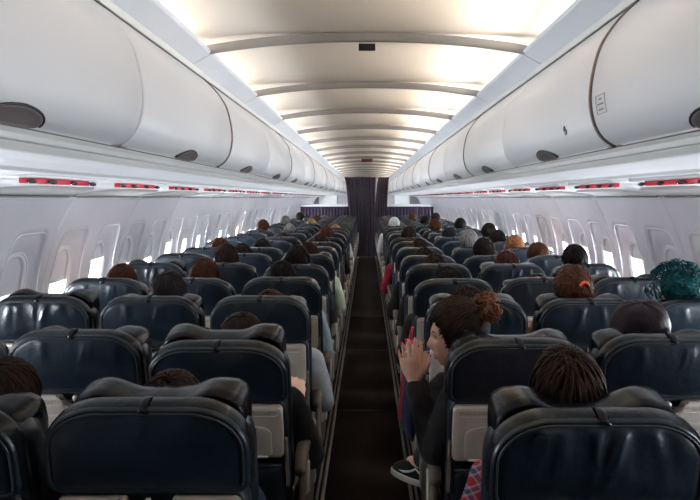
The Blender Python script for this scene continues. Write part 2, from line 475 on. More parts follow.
def bin_proto(s):
    root = thing('overhead_bin', 'bin', 'overhead bin', (0, 0, 0))
    g = .004
    mb = MB(); rings = []
    for y, ins in ((g, .006), (g+.002, .002), (g+.007, 0), (BP-g-.007, 0), (BP-g-.002, .002), (BP-g, .006)):
        o = off_prof(dsp, ins); rings.append([(s*x, y, EYE+z) for x, z in o]+[(s*x, y, EYE+z) for x, z in inner[::-1]])
    mb.loft(rings); mb.build('bin_door', M['binwhite'], root)
    mb = MB(); body = inner[:]
    body = [(x+.004, z) for x, z in inner]+[(.644, .128), (.70, .127), (.716, .127), (1.25, .16), (1.35, .30), (1.1, .55), (.80, .62), (.70, .53)]
    mb.prism([(s*x, EYE+z) for x, z in body], .0005, BP-.0005); mb.build('bin_body', M['seam'], root)
    # lip rail below the door
    lip = [(.632, .126), (.640, .119), (.690, .113), (.700, .114), (.700, .126), (.632, .127)]
    lip2 = [(.704, .110), (.712, .098), (.724, .096), (.732, .104), (.732, .12), (.704, .118)]
    mb = MB(); mb.prism([(s*x, EYE+z) for x, z in lip], .001, BP-.001)
    mb.prism([(s*x, EYE+z) for x, z in lip2], .001, BP-.001); mb.build('lip_rail', M['binlip'], root)
    # handle: dark half-ellipse paddle following the bulge at mid length
    mb = MB(); n = 28; rings = []
    def on(t, d):   # t metres up from the bottom edge along the door
        L = 0; q = dsp[::-1]
        for i in range(len(q)-1):
            l = math.hypot(q[i+1][0]-q[i][0], q[i+1][1]-q[i][1])
            if L+l >= t:
                u = (t-L)/l; x = q[i][0]+(q[i+1][0]-q[i][0])*u; z = q[i][1]+(q[i+1][1]-q[i][1])*u
                tx, tz = q[i+1][0]-q[i][0], q[i+1][1]-q[i][1]; m = math.hypot(tx, tz)
                return (x-tz/m*d, z+tx/m*d)
            L += l
        return q[-1]
    def ring(k, d):
        r = []
        for i in range(n):
            a = 2*PI*i/n; u = .098*math.cos(a)*k+.012; t = .012+.052*(.5+.5*math.sin(a)*k*1.0)*(1 if math.sin(a) > 0 else .55)+.003
            t = .013+(.038 if math.sin(a) > 0 else .011)*math.sin(a)*k
            x, z = on(max(t, .001), d); r.append((s*x, BP/2+u, EYE+z))
        return r
    mb.loft([ring(1.0, -.004), ring(1.0, .004), ring(.93, .0065), ring(.85, .0035), ring(.45, .003), ring(.02, .003)])
    h = mb.build('bin_handle', M['handle'], root)
    mb = MB(); mb.tube([(p[0], p[1], p[2]) for p in ring(1.02, .004)[:n//2+2]], .0028, 6); mb.build('handle_rim', M['black'], h)
    return root
ords = ['first', 'second', 'third', 'fourth', 'fifth', 'sixth', 'seventh', 'eighth', 'ninth', 'tenth', 'eleventh', 'twelfth', 'thirteenth',
        'fourteenth', 'fifteenth', 'sixteenth', 'seventeenth', 'eighteenth', 'nineteenth', 'twentieth', 'twenty-first', 'twenty-second']
for s, side in ((-1, 'left'), (1, 'right')):
    proto = None
    for k in range(-4, 18):
        y = 1.65-BP+BP*k
        if y < Y0: continue
        vis = k+1 if k >= 0 else 0
        if k >= 0: lab = 'white curved overhead bin above the %s seats, %s in line from the camera' % (side, ords[k])
        else: lab = 'white curved overhead bin above the %s seats, behind the camera, number %s back' % (side, ords[-k-1])
        if proto is None:
            proto = bin_proto(s); proto.location = (0, y, 0); proto['label'] = lab; proto['group'] = side+' row of overhead bins'; o = proto
        else: o = dup(proto, (0, y, 0), lab, side+' row of overhead bins')
        if s == 1 and k == 2:   # lock and dark catch on this door
            pass
        if s == 1 and k == 1:
            mb = MB(); mb.ellipsoid((.5745, .23, EYE+.192), (.003, .011, .011)); mb.ellipsoid((.571, .23, EYE+.20), (.004, .004, .009)); mb.build('bin_lock', M['handle'], o)
            # printed load placard beside the seam of the nearer door
        if s == 1 and k == 0:
            mb = MB()
            def P(u, z): 
                x = min(dsp, key=lambda q: abs(q[1]-z))[0]
                for i in range(len(dsp)-1):
                    if dsp[i][1] >= z >= dsp[i+1][1]:
                        w = (dsp[i][1]-z)/(dsp[i][1]-dsp[i+1][1]); x = dsp[i][0]+(dsp[i+1][0]-dsp[i][0])*w
                return (x-.0026, BP-u, EYE+z)
            def quad(u0, u1, z0, z1):
                n = 4; vs = []
                for i in range(n+1):
                    z = z0+(z1-z0)*i/n; vs += [P(u0, z), P(u1, z)]
                mb.add(vs, [(2*i, 2*i+1, 2*i+3, 2*i+2) for i in range(n)])
            for (u0, u1, z0, z1) in ((.065, .085, .238, .2425), (.055, .095, .226, .230), (.058, .092, .213, .217)): quad(u0, u1, z0, z1)
            pts = [P(.045, .25), P(.105, .25), P(.105, .24), P(.105, .23), P(.105, .22), P(.105, .205), P(.045, .205), P(.045, .22), P(.045, .23), P(.045, .24), P(.045, .25)]
            mb.tube(pts, .0007, 4); mb.build('bin_placard', M['handle'], o)
    # heavy brown seam rings on every second joint
    for k in range(-1, 17):
        if (k % 2 == 0) != (s == 1): continue
        y = 1.65+BP*k-.0
        mb = MB(); mb.tube([(s*(x-.0005), y, EYE+z) for x, z in off_prof(dsp, .000)], .0045, 6)
        struct(mb.build('trim_6', M['seam']))
# bin-top rail line
for s in (-1, 1):
    mb = MB(); mb.loft([[(s*x, y, EYE+z) for x, z in ((.700, .520), (.690, .503), (.683, .503), (.672, .516), (.70, .54))] for y in (Y0, Y1)], smooth=False)
    struct(mb.build('trim_7', M['binlip']))

# ------------------------------------------------------------------ ceiling
CP = 1.06; cy0 = 2.52-CP*5
for k in range(0, 23):
    y = cy0+CP*k
    if y+CP > Y1+.6: continue
    # vaulted panel
    nu, nv = 32, 16; vs = []
    for j in range(nv+1):
        v = j/nv
        for i in range(nu+1):
            u = -1+2*i/nu; x = u*.668
            z = .624+.016*(1-abs(u)**2.6)+.042*(math.sin(PI*min(max(v, 0), 1))**.7)*(1-abs(u)**6)
            vs.append((x, y+CP*v, EYE+z))
    mb = MB(); mb.add(vs, [(j*(nu+1)+i, j*(nu+1)+i+1, (j+1)*(nu+1)+i+1, (j+1)*(nu+1)+i) for j in range(nv) for i in range(nu)])
    struct(mb.build('ceiling', M['cream']))
    # rib
    rings = []
    pts = []
    for i in range(25):
        u = -1+2*i/24; x = u*.618; pts.append((x, EYE+.553+.05*(1-abs(u)**2.2)))
    mb = MB()
    for dy0, dy1, dz in ((-.017, -.003, 0), (.001, .012, .003)):
        mb.loft([[(x, y+a, z+b+dz) for x, z in pts] for a, b in ((dy0, .035), (dy0, .004), (dy0+.004, 0), (dy1-.004, 0), (dy1, .004), (dy1, .035))], closed=False, caps=False)
    struct(mb.build('trim_8', M['ribgrey']))
    for s in (-1, 1):
        mb = MB(); a, b = y+.003, y+CP-.003
        sp = [(.690, .510), (.606, .557), (.600, .565), (.604, .572), (.70, .54)]
        mb.loft([[(s*x, yy, EYE+z) for x, z in sp] for yy in (a, b)], smooth=False)
        struct(mb.build('trim_9', M['strip']))
        # cream backing above the cove
        mb = MB(); mb.loft([[(s*x, yy, EYE+z) for x, z in ((.70, .54), (.672, .560), (.668, .600), (.66, .68), (.72, .68))] for yy in (y, y+CP)], smooth=False)
        struct(mb.build('trim_10', M['cream']))
# speaker/sign boxes on the ceiling
mb = MB(); mb.box((0, 2.575, EYE+.597), (.066, .02, .026), .002)
t = tag(mb.build('ceiling_sign', M['black']), 'small dark rectangular sign on the ceiling beside the nearest rib', 'sign')
mb = MB(); mb.box((0, 9.95, EYE+.575), (.17, .02, .05), .004)
t = tag(mb.build('ceiling_sign', mat('sign_dim_red', (.09, .015, .012), .5)), 'dim reddish sign hanging at the centre of the far ceiling', 'sign')
# outer hull so no light leaks: roof above, behind
mb = MB(); mb.loft([[(x, y, z) for x, z in ((-1.9, EYE-.05), (-1.75, EYE+.5), (-1.0, EYE+.95), (0, EYE+1.05), (1.0, EYE+.95), (1.75, EYE+.5), (1.9, EYE-.05), (1.95, EYE-.05), (1.8, EYE+.52), (1.02, EYE+.99), (0, EYE+1.1), (-1.02, EYE+.99), (-1.8, EYE+.52), (-1.95, EYE-.05))] for y in (Y0-.05, Y1+.05)], smooth=False)
struct(mb.build('trim_11', M['wall']))
mb = MB(); mb.box((0, Y0-.03, 1.3), (4, .05, 2.75), 0); struct(mb.build('wall_back', M['backwall']))
mb = MB(); mb.box((0, Y1+.03, 1.3), (4, .05, 2.75), 0); struct(mb.build('wall_front', M['partition']))
for x0, w in ((-1.28, .58), (1.15, .5)):
    mb = MB(); mb.box((x0, Y1-.02, EYE-.06), (w, .03, .30), .03); tag(mb.build('wall_panel', M['whitepanel']), 'white rounded panel on the %s side of the far front partition' % ('left' if x0 < 0 else 'right'), 'panel')

# ------------------------------------------------------------------ curtain and class dividers
YD = 17.3
def pleat(name, xt0, xt1, xb0, xb1, zt, zb, y, n, amp, m, parent=None):
    mb = MB(); nu = n*10; nv = 14; fr = []; bk = []
    for j in range(nv+1):
        v = j/nv; z = zt+(zb-zt)*v
        for i in range(nu+1):
            u = i/nu; e = v**.6
            x = (xt0+(xt1-xt0)*u)*(1-e)+(xb0+(xb1-xb0)*u)*e
            yy = y+amp*math.sin(u*n*2*PI+.6*math.sin(v*3+u*9))*(.5+.5*min(1, v*4))
            fr.append((x, yy, z-.01*abs(math.sin(u*n*PI)))); bk.append((x, yy+.004, z))
    q = [(j*(nu+1)+i, j*(nu+1)+i+1, (j+1)*(nu+1)+i+1, (j+1)*(nu+1)+i) for j in range(nv) for i in range(nu)]
    mb.add(fr, q); mb.add(bk, [f[::-1] for f in q]); return mb.build(name, m, parent)
c = thing('aisle_curtain', 'dark purple pleated curtain closing the far end of the aisle', 'curtain', (0, YD, 0))
pleat('curtain_panel', -.60, .24, -.42, .20, EYE+.555, .02, 0, 10, .03, M['curtain'], c)
pleat('curtain_panel', .31, .59, .14, .50, EYE+.555, .02, .03, 5, .03, M['curtain'], c)
mb = MB(); mb.tube([(-.62, 0, EYE+.565), (.62, 0, EYE+.565)], .008, 8); mb.build('curtain_rail', M['metal'], c)
for s, side in ((-1, 'left'), (1, 'right')):
    c = thing('class_divider', 'low purple curtain divider with pale top rail behind the last %s seats' % side, 'divider', (s*1.1, YD+.08, 0))
    pleat('divider_curtain', -.68, .68, -.68, .68, 1.34, .25, 0, 16, .012, M['divcurtain'], c)
    mb = MB(); mb.box((0, 0.01, 1.375), (1.36, .03, .06), .008); mb.build('top_rail', M['whitepanel'], c)
    mb = MB(); mb.box((-.66, .02, .7), (.03, .02, 1.4), .004); mb.box((.66, .02, .7), (.03, .02, 1.4), .004); mb.build('divider_post', M['greige'], c)

# ------------------------------------------------------------------ passenger service units
def psu(s):
    root = thing('service_unit', 'x', 'reading light panel', (0, 0, 0))
    mb = MB(); mb.box((0, .25, .004), (.10, .60, .010), .004); mb.build('housing', M['psuwhite'], root)
    mb = MB(); mb.box((0, .25, -.008), (.030, .46, .022), .003); mb.build('red_strip', M['red'], root)
    for y in (.03, .17, .33, .49):
        mb = MB(); mb.ellipsoid((s*-.022, y, -.012), (.010, .028 if y != .33 else .022, .008), 14, 8); mb.build('light_lens', M['lens'], root)
    mb = MB()
    for y in (.10, .26, .41): mb.box((s*-.001, y, -.0155), (.012, .016, .002), .0005)
    mb.build('button', M['whitepanel'], root)
    return root
for s, side in ((-1, 'left'), (1, 'right')):
    proto = None
    for k in range(-5, 21):
        y = 2.04+.78*k
        if y < Y0 or y > 16.6: continue
        kk = k+1
        lab = ('slim service panel with red strip under the %s bins, %s from the camera' % (side, ords[kk])) if kk >= 0 else ('slim service panel with red strip under the %s bins, %s behind the camera' % (side, ords[-kk-1]))
        if proto is None: proto = psu(s); proto.location = (s*1.09, y, EYE+.066); proto['label'] = lab; proto['group'] = side+' service panels'
        else: dup(proto, (s*1.09, y, EYE+.066), lab, side+' service panels')

# ------------------------------------------------------------------ seats
PIV = (0, .15, .44)
def folds(seed, amp, n=5):
    rnd = random.Random(seed); fs = []
    for i in range(n):
        fs.append((rnd.uniform(-.19, .19), rnd.uniform(.006, .016), rnd.uniform(.4, 1), rnd.uniform(-.35, .35)))
    def d(x, z, k):
        v = 0
        for (x0, w, a, sl) in fs:
            top = sst(-.08, .09, z)
            v -= amp*a*math.exp(-((x-x0-sl*(z-.09))/w)**2)*top
        v += amp*.5*noise.noise(Vector((x*14+seed, z*9, seed)))
        return v*(1-k**8)
    return d
cap_out = resample(rrect(.452, .212, (.125, .105), (.03, .03), 12, 0, .5975), 112)
cap_prof = [(.020, -.015), (.0165, -.013), (.0135, -.0145), (.010, -.0155), (.006, -.0125), (.003, -.006), (0, .008), (0, .028), (.005, .040), (.014, .045)]
cap_meshes = []
for sd, am, n in ((1, .0015, 3), (2, .007, 7), (3, .004, 6), (4, .0, 2), (5, .009, 11)):
    mb = MB(); slab(mb, cap_out, cap_prof, -.028, .047, 16, folds(sd, am, n) if am else None)
    o = mb.build('t', M['leather'])
    me = o.data; me.name = 'backrest_cover'; COL.objects.unlink(o)
    me.materials.append(M['leather_rim'])
    cap_meshes.append(me)
# rim faces use the darker leather
for me in cap_meshes:
    for p in me.polygons:
        c = p.center; 
        if c.y > -.004: p.material_index = 1

def text_mesh(body, size, align='CENTER'):
    cu = bpy.data.curves.new('text', 'FONT'); cu.body = body; cu.size = size; cu.align_x = align; cu.align_y = 'CENTER'; cu.resolution_u = 1; cu.space_line = .95
    o = bpy.data.objects.new('t', cu); COL.objects.link(o)
    dg = bpy.context.evaluated_depsgraph_get(); dg.update()
    me = bpy.data.meshes.new_from_object(o.evaluated_get(dg), depsgraph=dg)
    COL.objects.unlink(o); bpy.data.objects.remove(o)
    vs = [v.co.copy() for v in me.vertices]; fs = [tuple(p.vertices) for p in me.polygons]
    return vs, fs

HEADFLAT = []
def make_seat():
    root = thing('passenger_seat', 'x', 'seat', (0, 0, 0))
    T = R(12)
    kw = dict(loc=PIV, rot=(T, 0, 0))
    # leather backrest cover with rim
    cv = link('backrest_cover', cap_meshes[0], root, PIV, (T, 0, 0))
    mb = MB(); pts = []
    o = cap_out; xs = [p for p in o]
    hw, hh = .226, .106
    for (x, z) in o:
        X = x*(1-.0150/hw); Z = .5975+(z-.5975)*(1-.0150/hh)
        pts.append((X, -.0165, Z))
    i0 = min(range(len(pts)), key=lambda i: (pts[i][0]-.18)**2+(pts[i][2]-.475)**2)
    pts = pts[i0:]+pts[:i0]; pts = [p for p in pts if p[2] > .515]
    mb.tube(pts, .0026, 6); mb.build('piping', M['piping'], cv)
    # strap of the head cushion over the top
    mb = MB(); rings = []
    path = [(-.0165, .684), (-.0155, .692), (-.013, .7005), (-.001, .7065), (.02, .707), (.04, .698)]
    for (y, z) in path: rings.append([(x, y+a, z+b) for x, a, b in ((-.010, 0, .0), (-.008, -.002, .003), (.008, -.002, .003), (.010, 0, 0))])
    mb.loft(rings, closed=True); mb.ellipsoid((.004, -.014, .694), (.015, .006, .007), 12, 8, Euler((0,.4,0)).to_matrix()); mb.build('headrest_strap', M['leather_rim'], root, **kw)
    # shell
    mb = MB(); out = resample(rrect(.425, .56, (.05, .05), (.04, .04), 6, 0, .225), 60)
    slab(mb, out, [(.008, .004), (.002, .008), (0, .02), (0, .06), (.01, .07)], .002, .07, 5); mb.build('back_shell', M['shell'], root, **kw)
    # side rails of the shell
    # tray
    tz = .389; n = 14
    out = rrect(.405, .198, (.018, .018), (.018, .018), 6, 0, tz)
    # notch
    o2 = []
    for i, p in enumerate(out):
        o2.append(p)
        if i == 13: 
            for q in range(n+1):
                a = PI*q/n; o2.append((.052*math.cos(a), tz+.099-.040*math.sin(a)**.8))
    out = resample(o2, 120)
    mb = MB(); slab(mb, out, [(.004, -.030), (.001, -.027), (0, -.022), (0, -.006), (.004, -.002)], -.0305, -.002, 5, c=(0, tz-.02))
    tr = mb.build('tray_table', M['greige'], root, **kw)
    mb = MB(); out = resample(rrect(.33, .125, (.10, .03), (.012, .012), 8, 0, tz-.027), 60)
    slab(mb, out, [(.0035, -.0335), (.0, -.030)], -.0325, None, 4); mb.build('tray_inset', M['greige2'], tr)
    mb = MB(); mb.box((0, -.036, tz-.088), (.30, .008, .006), .002); mb.build('tray_ledge', M['ltplastic'], tr)
    # placards
    vs, fs = text_mesh('ABROCHE EL CINTURON AL ESTAR SENTADO\nFASTEN SEAT BELT WHILE SEATED', .0062)
    w = max(v.x for v in vs)-min(v.x for v in vs)
    for cx in (-.118, .118):
        mb = MB(); out = resample(rrect(.148, .024, (.0119, .0119), (.0119, .0119), 6, cx, tz+.080), 40)
        pts = [(x, -.0312, z) for x, z in out]; pts.append(pts[0]); mb.tube(pts, .0009, 5, caps=False)
        mb.cur = 1; k = .128/w
        mb.add([(cx+v.x*k, -.0318, tz+.080+v.y*k) for v in vs], fs, False); mb.build('placard', [M['ltplastic'], M['ink']], tr)
    # latch
    mb = MB(); mb.box((0, -.022, tz+.078), (.012, .012, .045), .003); mb.ellipsoid((0, -.027, tz+.092), (.009, .006, .009), 12, 8); mb.build('tray_latch', M['ltplastic'], root, **kw)
    mb = MB(); pts = [(.062*math.cos(PI*q/12), -.026, tz+.102-.020*math.sin(PI*q/12)) for q in range(13)]; mb.tube(pts, .0022, 6); mb.build('cord', M['black'], root, **kw)
    # pivot arms of the tray
    for s in (-1, 1):
        mb = MB(); mb.box((s*.209, -.012, .26), (.010, .022, .19), .004); mb.build('tray_arm', M['arm'], root, **kw)
    # pocket
    mb = MB(); out = resample(rrect(.39, .235, (.02, .02), (.03, .03), 6, 0, .135), 60)
    slab(mb, out, [(.006, -.022), (0, -.012), (0, .002)], -.036, None, 6); mb.tube([(-.19, -.016, .250), (-.1, -.024, .249), (0, -.027, .248), (.1, -.024, .249), (.19, -.016, .25)], .006, 8)
    mb.build('literature_pocket', M['shell'], root, **kw)
    # front cushion
    mb = MB(); out = resample(rrect(.440, .595, (.11, .09), (.04, .04), 8, 0, .3605), 80)
    slab(mb, out, [(.012, .05), (.002, .058), (0, .075), (0, .10), (.006, .125), (.02, .135)], .05, .128, 6); mb.build('back_cushion', M['leather'], root, **kw)
    # headrest with wings
    flat = resample(rrect(.405, .165, (.09, .07), (.05, .03), 8, 0, .580), 96)
    mb = MB(); slab(mb, flat, [(.022, .072), (.008, .066), (.001, .074), (0, .09), (.0, .125), (.006, .146), (.02, .156)], .072, .150, 8)
    mb.v = [(x, y+.02*sst(.11, .21, abs(x))*sst(.06, .16, y), z) for x, y, z in mb.v]
    ft = mb.build('headrest', M['leather_rim']); HEADFLAT.append(ft.data); bpy.data.objects.remove(ft)
    out = []
    def topz(x):
        a = abs(x); return .646+.030*math.exp(-((a-.125)/.050)**2)+.003*math.cos(x*30)
    for i in range(31):
        x = .176-.352*i/30; out.append((x, topz(x)))
    lo = [(-.194, .640), (-.200, .62), (-.202, .58), (-.198, .53), (-.18, .51), (-.09, .505), (0, .50), (.09, .505), (.18, .51), (.198, .53), (.202, .58), (.200, .62), (.194, .640)]
    out = resample(out+lo, 96)
    mb = MB()
    def wing(x, z, k): return 0
    slab(mb, out, [(.022, .072), (.008, .066), (.001, .074), (0, .09), (.0, .125), (.006, .150), (.02, .162)], .072, .135, 8)
    # push wings forward
    mb.v = [(x, y+.035*sst(.11, .21, abs(x))*sst(.06, .16, y), z) for x, y, z in mb.v]
    mb.build('headrest', M['leather_rim'], root, **kw)
    # seat cushion
    mb = MB(); rings = []
    out = resample(rrect(.46, .13, (.05, .045), (.02, .02), 6, 0, .40), 60)
    slab(mb, out, [(.02, .13), (.004, .14), (0, .17), (0, .50), (.006, .56), (.025, .60), (.05, .615)], .13, .62, 5); mb.build('seat_cushion', M['leather'], root)
    mb = MB(); mb.box((0, .35, .315), (.44, .44, .04), .006); mb.tube([(-.22, .20, .29), (.22, .20, .29)], .02, 10); mb.tube([(-.22, .47, .29), (.22, .47, .29)], .02, 10); mb.build('seat_frame', M['metal'], root)
    for (y0, y1) in ((.20, .16), (.47, .53)):
        mb = MB(); mb.tube([(0.12, y0, .29), (.12, (y0+y1)/2, .15), (.12, y1, .02)], [.016, .014, .016], 10); mb.box((.12, y1, .012), (.04, .07, .02), .004); mb.build('leg', M['metal'], root)
    mb = MB(); mb.tube([(.12, .17, .05), (.12, .45, .26)], .010, 8); mb.build('brace', M['metal'], root)
    return root
def armrest(parent, s, aisle):
    x = s*.246
    mb = MB(); n = 10; rings = []
    for (y, z, w, h) in ((.13, .615, .020, .030), (.17, .655, .023, .032), (.24, .672, .025, .028), (.38, .668, .026, .026), (.50, .660, .026, .026), (.545, .652, .022, .024), (.56, .645, .012, .014)):
        rings.append([(x+w*math.cos(a)*(1 if abs(math.cos(a)) < .9 else 1), y, z+h*.6*math.sin(a)) for a in [2*PI*i/12 for i in range(12)]])
    mb.loft(rings); ar = mb.build('armrest', M['arm'], parent)
    mb = MB(); mb.box((x, .545, .635), (.03, .035, .05), .008); mb.build('armrest_cap', M['ltplastic'], ar)
    if aisle:
        mb = MB(); out = resample(rrect(.40, .30, (.05, .08), (.10, .06), 6, .34, .50), 50)
        o2 = [(a, b) for a, b in out]
        m2 = MB(); slab(m2, o2, [(.01, -.012), (.0, -.007), (0, .007), (.01, .012)], -.013, .013, 3)
        m2.v = [(x+s*.004+y, xx, z) for (xx, y, z) in m2.v]
        m2.build('side_panel', M['arm'], parent)
        mb = MB(); mb.box((x+s*.016, .50, .50), (.014, .05, .16), .005, Euler((R(12), 0, 0))); mb.build('bracket', M['ltplastic'], parent); mb = MB(); mb.box((x+s*.018, .22, .56), (.012, .035, .11), .005, Euler((R(-10), 0, 0))); mb.build('bracket', M['ltplastic'], parent)
        mb = MB(); mb.ellipsoid((x+s*.024, .50, .585), (.008, .012, .012), 12, 8); mb.build('recline_button', M['metal'], parent)

seat0 = make_seat()
protos = {}
for s in (-1, 1):
    for col in ('aisle', 'middle', 'window'):
        p = dup(seat0, (0, -50, 0), 'x'); protos[(s, col)] = p
        armrest(p, s, False)
        if col == 'aisle': armrest(p, -s, True)
def kill(o):
    for c in list(o.children): kill(c)
    bpy.data.objects.remove(o)
kill(seat0)
CX = {'aisle': .478, 'middle': .970, 'window': 1.462}
NR = 21
D0 = {-1: 1.39, 1: 1.32}
seats = {}
hero = {}   # (side,col,row) -> (cover variant, headrest raise, recline deg)
hero[(-1, 'aisle', 0)] = (0, .020, 0); hero[(1, 'aisle', 0)] = (4, .020, 0)
hero[(-1, 'aisle', 1)] = (0, .026, 7); hero[(1, 'aisle', 1)] = (0, .008, 3)
hero[(-1, 'middle', 1)] = (2, -.004, 0); hero[(1, 'middle', 1)] = (2, .0, 0)
hero[(-1, 'window', 2)] = (4, .024, 0); hero[(1, 'middle', 2)] = (1, .012, 0)
hero[(-1, 'middle', 2)] = (2, 0, 0); hero[(-1, 'window', 4)] = (4, .02, 0); hero[(1, 'aisle', 2)] = (1, .012, 0)
hero[(-1, 'aisle', 2)] = (2, -.01, 0); hero[(-1, 'middle', 0)] = (0, -.01, 2); hero[(1, 'middle', 4)] = (4, .01, 0); hero[(1, 'window', 3)] = (2, .014, 0)
word = {'aisle': 'aisle', 'middle': 'middle', 'window': 'window'}
for s, side in ((-1, 'left'), (1, 'right')):
    for r in range(NR):
        for col in ('aisle', 'middle', 'window'):
            y = D0[s]+.745*r
            lab = 'dark navy leather %s seat in the %s block, %s row from the camera' % (col, side, ords[r])
            p = protos[(s, col)]
            o = dup(p, (s*CX[col], y, 0), lab, 'seats in the %s block' % side)
            rnd = random.Random(r*17+s*5+len(col))
            v, hr, rc = hero.get((s, col, r), (rnd.choice([0, 1, 2, 3, 2, 0]), rnd.choice([-.022, -.016, -.010, -.004, .004, .014]), rnd.choice([0, 0, 0, 1, 2, 3])))
            for ch in o.children:
                nm = ch.name.split('.')[0]
                if abs(ch.rotation_euler.x) > .01: ch.rotation_euler.x = R(12+rc)
                if nm == 'backrest_cover': ch.data = cap_meshes[v]
                if nm == 'headrest':
                    if (s, col, r) not in hero and rnd.random() < .8: ch.data = HEADFLAT[0]
                    a = R(12+rc); ch.location = (PIV[0], PIV[1]-math.sin(a)*hr, PIV[2]+math.cos(a)*hr)
            seats[(s, col, r)] = (o, rc)
for p in protos.values(): kill(p)

# ------------------------------------------------------------------ people
def head_verts(mb, c, rot=None, sc=1.0, nu=72, nv=54, feat=1.0):
    vs = []; c = Vector(c)
    def g(x, z, x0, z0, sx, sz): return math.exp(-((x-x0)/sx)**2-((z-z0)/sz)**2)
    for i in range(nv+1):
        th = PI*i/nv
        for j in range(nu):
            ph = 2*PI*j/nu
            dx, dy, dz = math.sin(th)*math.cos(ph), math.sin(th)*math.sin(ph), math.cos(th)
            x, y, z = .074*dx, .094*dy, .113*dz
            if z < 0:
                q = (-z/.113); x *= 1-.30*q**1.6
                if y < 0: y *= 1-.45*q**1.3
                else: y *= 1+.55*q**2.2
            if y > 0:
                w = min(1, dy*1.6); y = y*(1-.08*(1-abs(dx)))  # flatter face plane
                f = 0
                nose = g(x, z, 0, -.022, .011, .018)*.019+g(x, z, 0, -.002, .008, .022)*.010
                f += nose
                f += g(x, z, 0, .030, .05, .012)*.004
                f -= (g(x, z, .031, .008, .016, .011)+g(x, z, -.031, .008, .016, .011))*.008
                f += (g(x, z, .036, -.018, .016, .016)+g(x, z, -.036, -.018, .016, .016))*.004
                f += g(x, z, 0, -.056, .020, .007)*.008+g(x, z, 0, -.068, .018, .007)*.007-g(x, z, 0, -.062, .02, .0025)*.004
                f += g(x, z, 0, -.095, .022, .014)*.010-g(x, z, 0, -.080, .02, .006)*.003
                y += f*w*feat
            p = Vector((x, y, z))*sc
            if rot: p = rot @ p
            vs.append(c+p)
    fs = [(i*nu+j, (i+1)*nu+j, (i+1)*nu+(j+1) % nu, i*nu+(j+1) % nu) for i in range(nv) for j in range(nu)]
    mb.add(vs, fs)
    for s in (-1, 1):  # ears
        q = Vector((s*.074, -.008, -.008))*sc
        if rot: q = rot @ q
        rr = (rot if rot else Matrix.Identity(3)) @ Euler((R(-8), 0, R(-18*s))).to_matrix()
        mb.ellipsoid(c+q, (.010*sc, .018*sc, .030*sc), 14, 10, rr)
def hand(mb, wrist, fd, pn, thumbside, curl=.25, spread=.12, sc=1.0, nails=None):
    """fd finger direction, pn palm normal (palm faces pn), thumbside +-1 : thumb on +-(fd x pn)"""
    W = Vector(wrist); fd = Vector(fd).normalized(); pn = Vector(pn); pn = (pn-fd*pn.dot(fd)).normalized(); lat = fd.cross(pn)*thumbside
    # palm
    rings = []
    for (t, w, h) in ((-.01, .024, .020), (.02, .030, .017), (.055, .040, .015), (.085, .041, .012), (.095, .034, .008)):
        rings.append([W+fd*t*sc+lat*w*sc*math.cos(a)+pn*h*sc*math.sin(a) for a in [2*PI*i/14 for i in range(14)]])
    mb.loft(rings)
    for k, (o, L, r) in enumerate(((.030, .072, .0085), (.010, .080, .009), (-.010, .074, .0085), (-.029, .058, .0075))):
        base = W+fd*(.082-.003*abs(k-1))*sc+lat*o*sc
        d = (fd+lat*spread*(1.2-k*.8)).normalized(); p = base; pts = [p]; bend = 0
        for f in (.45, .30, .25):
            bend += curl*(.8 if f == .45 else 1.1)
            dd = (d*math.cos(bend)+pn*math.sin(bend)).normalized(); p = p+dd*L*f*sc; pts.append(p)
        for i in range(3): mb.capsule(pts[i], pts[i+1], r*sc*(1-.08*i), r*sc*(.93-.08*i), 10)
        if nails is not None:
            nails.append((pts[3]+(-pn)*r*sc*.45-(pts[3]-pts[2]).normalized()*.001, (pts[3]-pts[2]).normalized(), -pn, r*sc))
    b = W+fd*.022*sc+lat*.020*sc
    d1 = (fd*.62+lat*.75+pn*.2).normalized(); p1 = b+d1*.038*sc; d2 = (fd*.88+lat*.42+pn*.25).normalized(); p2 = p1+d2*.032*sc; p3 = p2+(fd+lat*.2+pn*.15).normalized()*.026*sc
    mb.capsule(b, p1, .016*sc, .0125*sc, 10); mb.capsule(p1, p2, .0125*sc, .0105*sc, 10); mb.capsule(p2, p3, .0105*sc, .0085*sc, 10)
    if nails is not None: nails.append((p3+lat*.004*sc, (p3-p2).normalized(), lat, .009*sc))
def torso(mb, e=0, chest=1.0, pts=None):
    """pts: list of (center, rx, ry)"""
    rings = []
    for (c, rx, ry) in pts:
        c = Vector(c); rings.append([c+Vector(((rx+e)*math.cos(a)*(1-.10*abs(math.sin(2*a))), (ry+e)*math.sin(a), 0)) for a in [2*PI*i/28 for i in range(28)]])
    mb.loft(rings)
TP = [((0, .25, .47), .12, .10), ((0, .25, .52), .165, .125), ((0, .245, .60), .165, .120), ((0, .235, .70), .150, .110), ((0, .225, .80), .160, .112), ((0, .222, .88), .178, .108), ((0, .222, .935), .175, .085), ((0, .222, .965), .12, .065), ((0, .222, .985), .065, .055)]
HC = Vector((0, .245, 1.098))
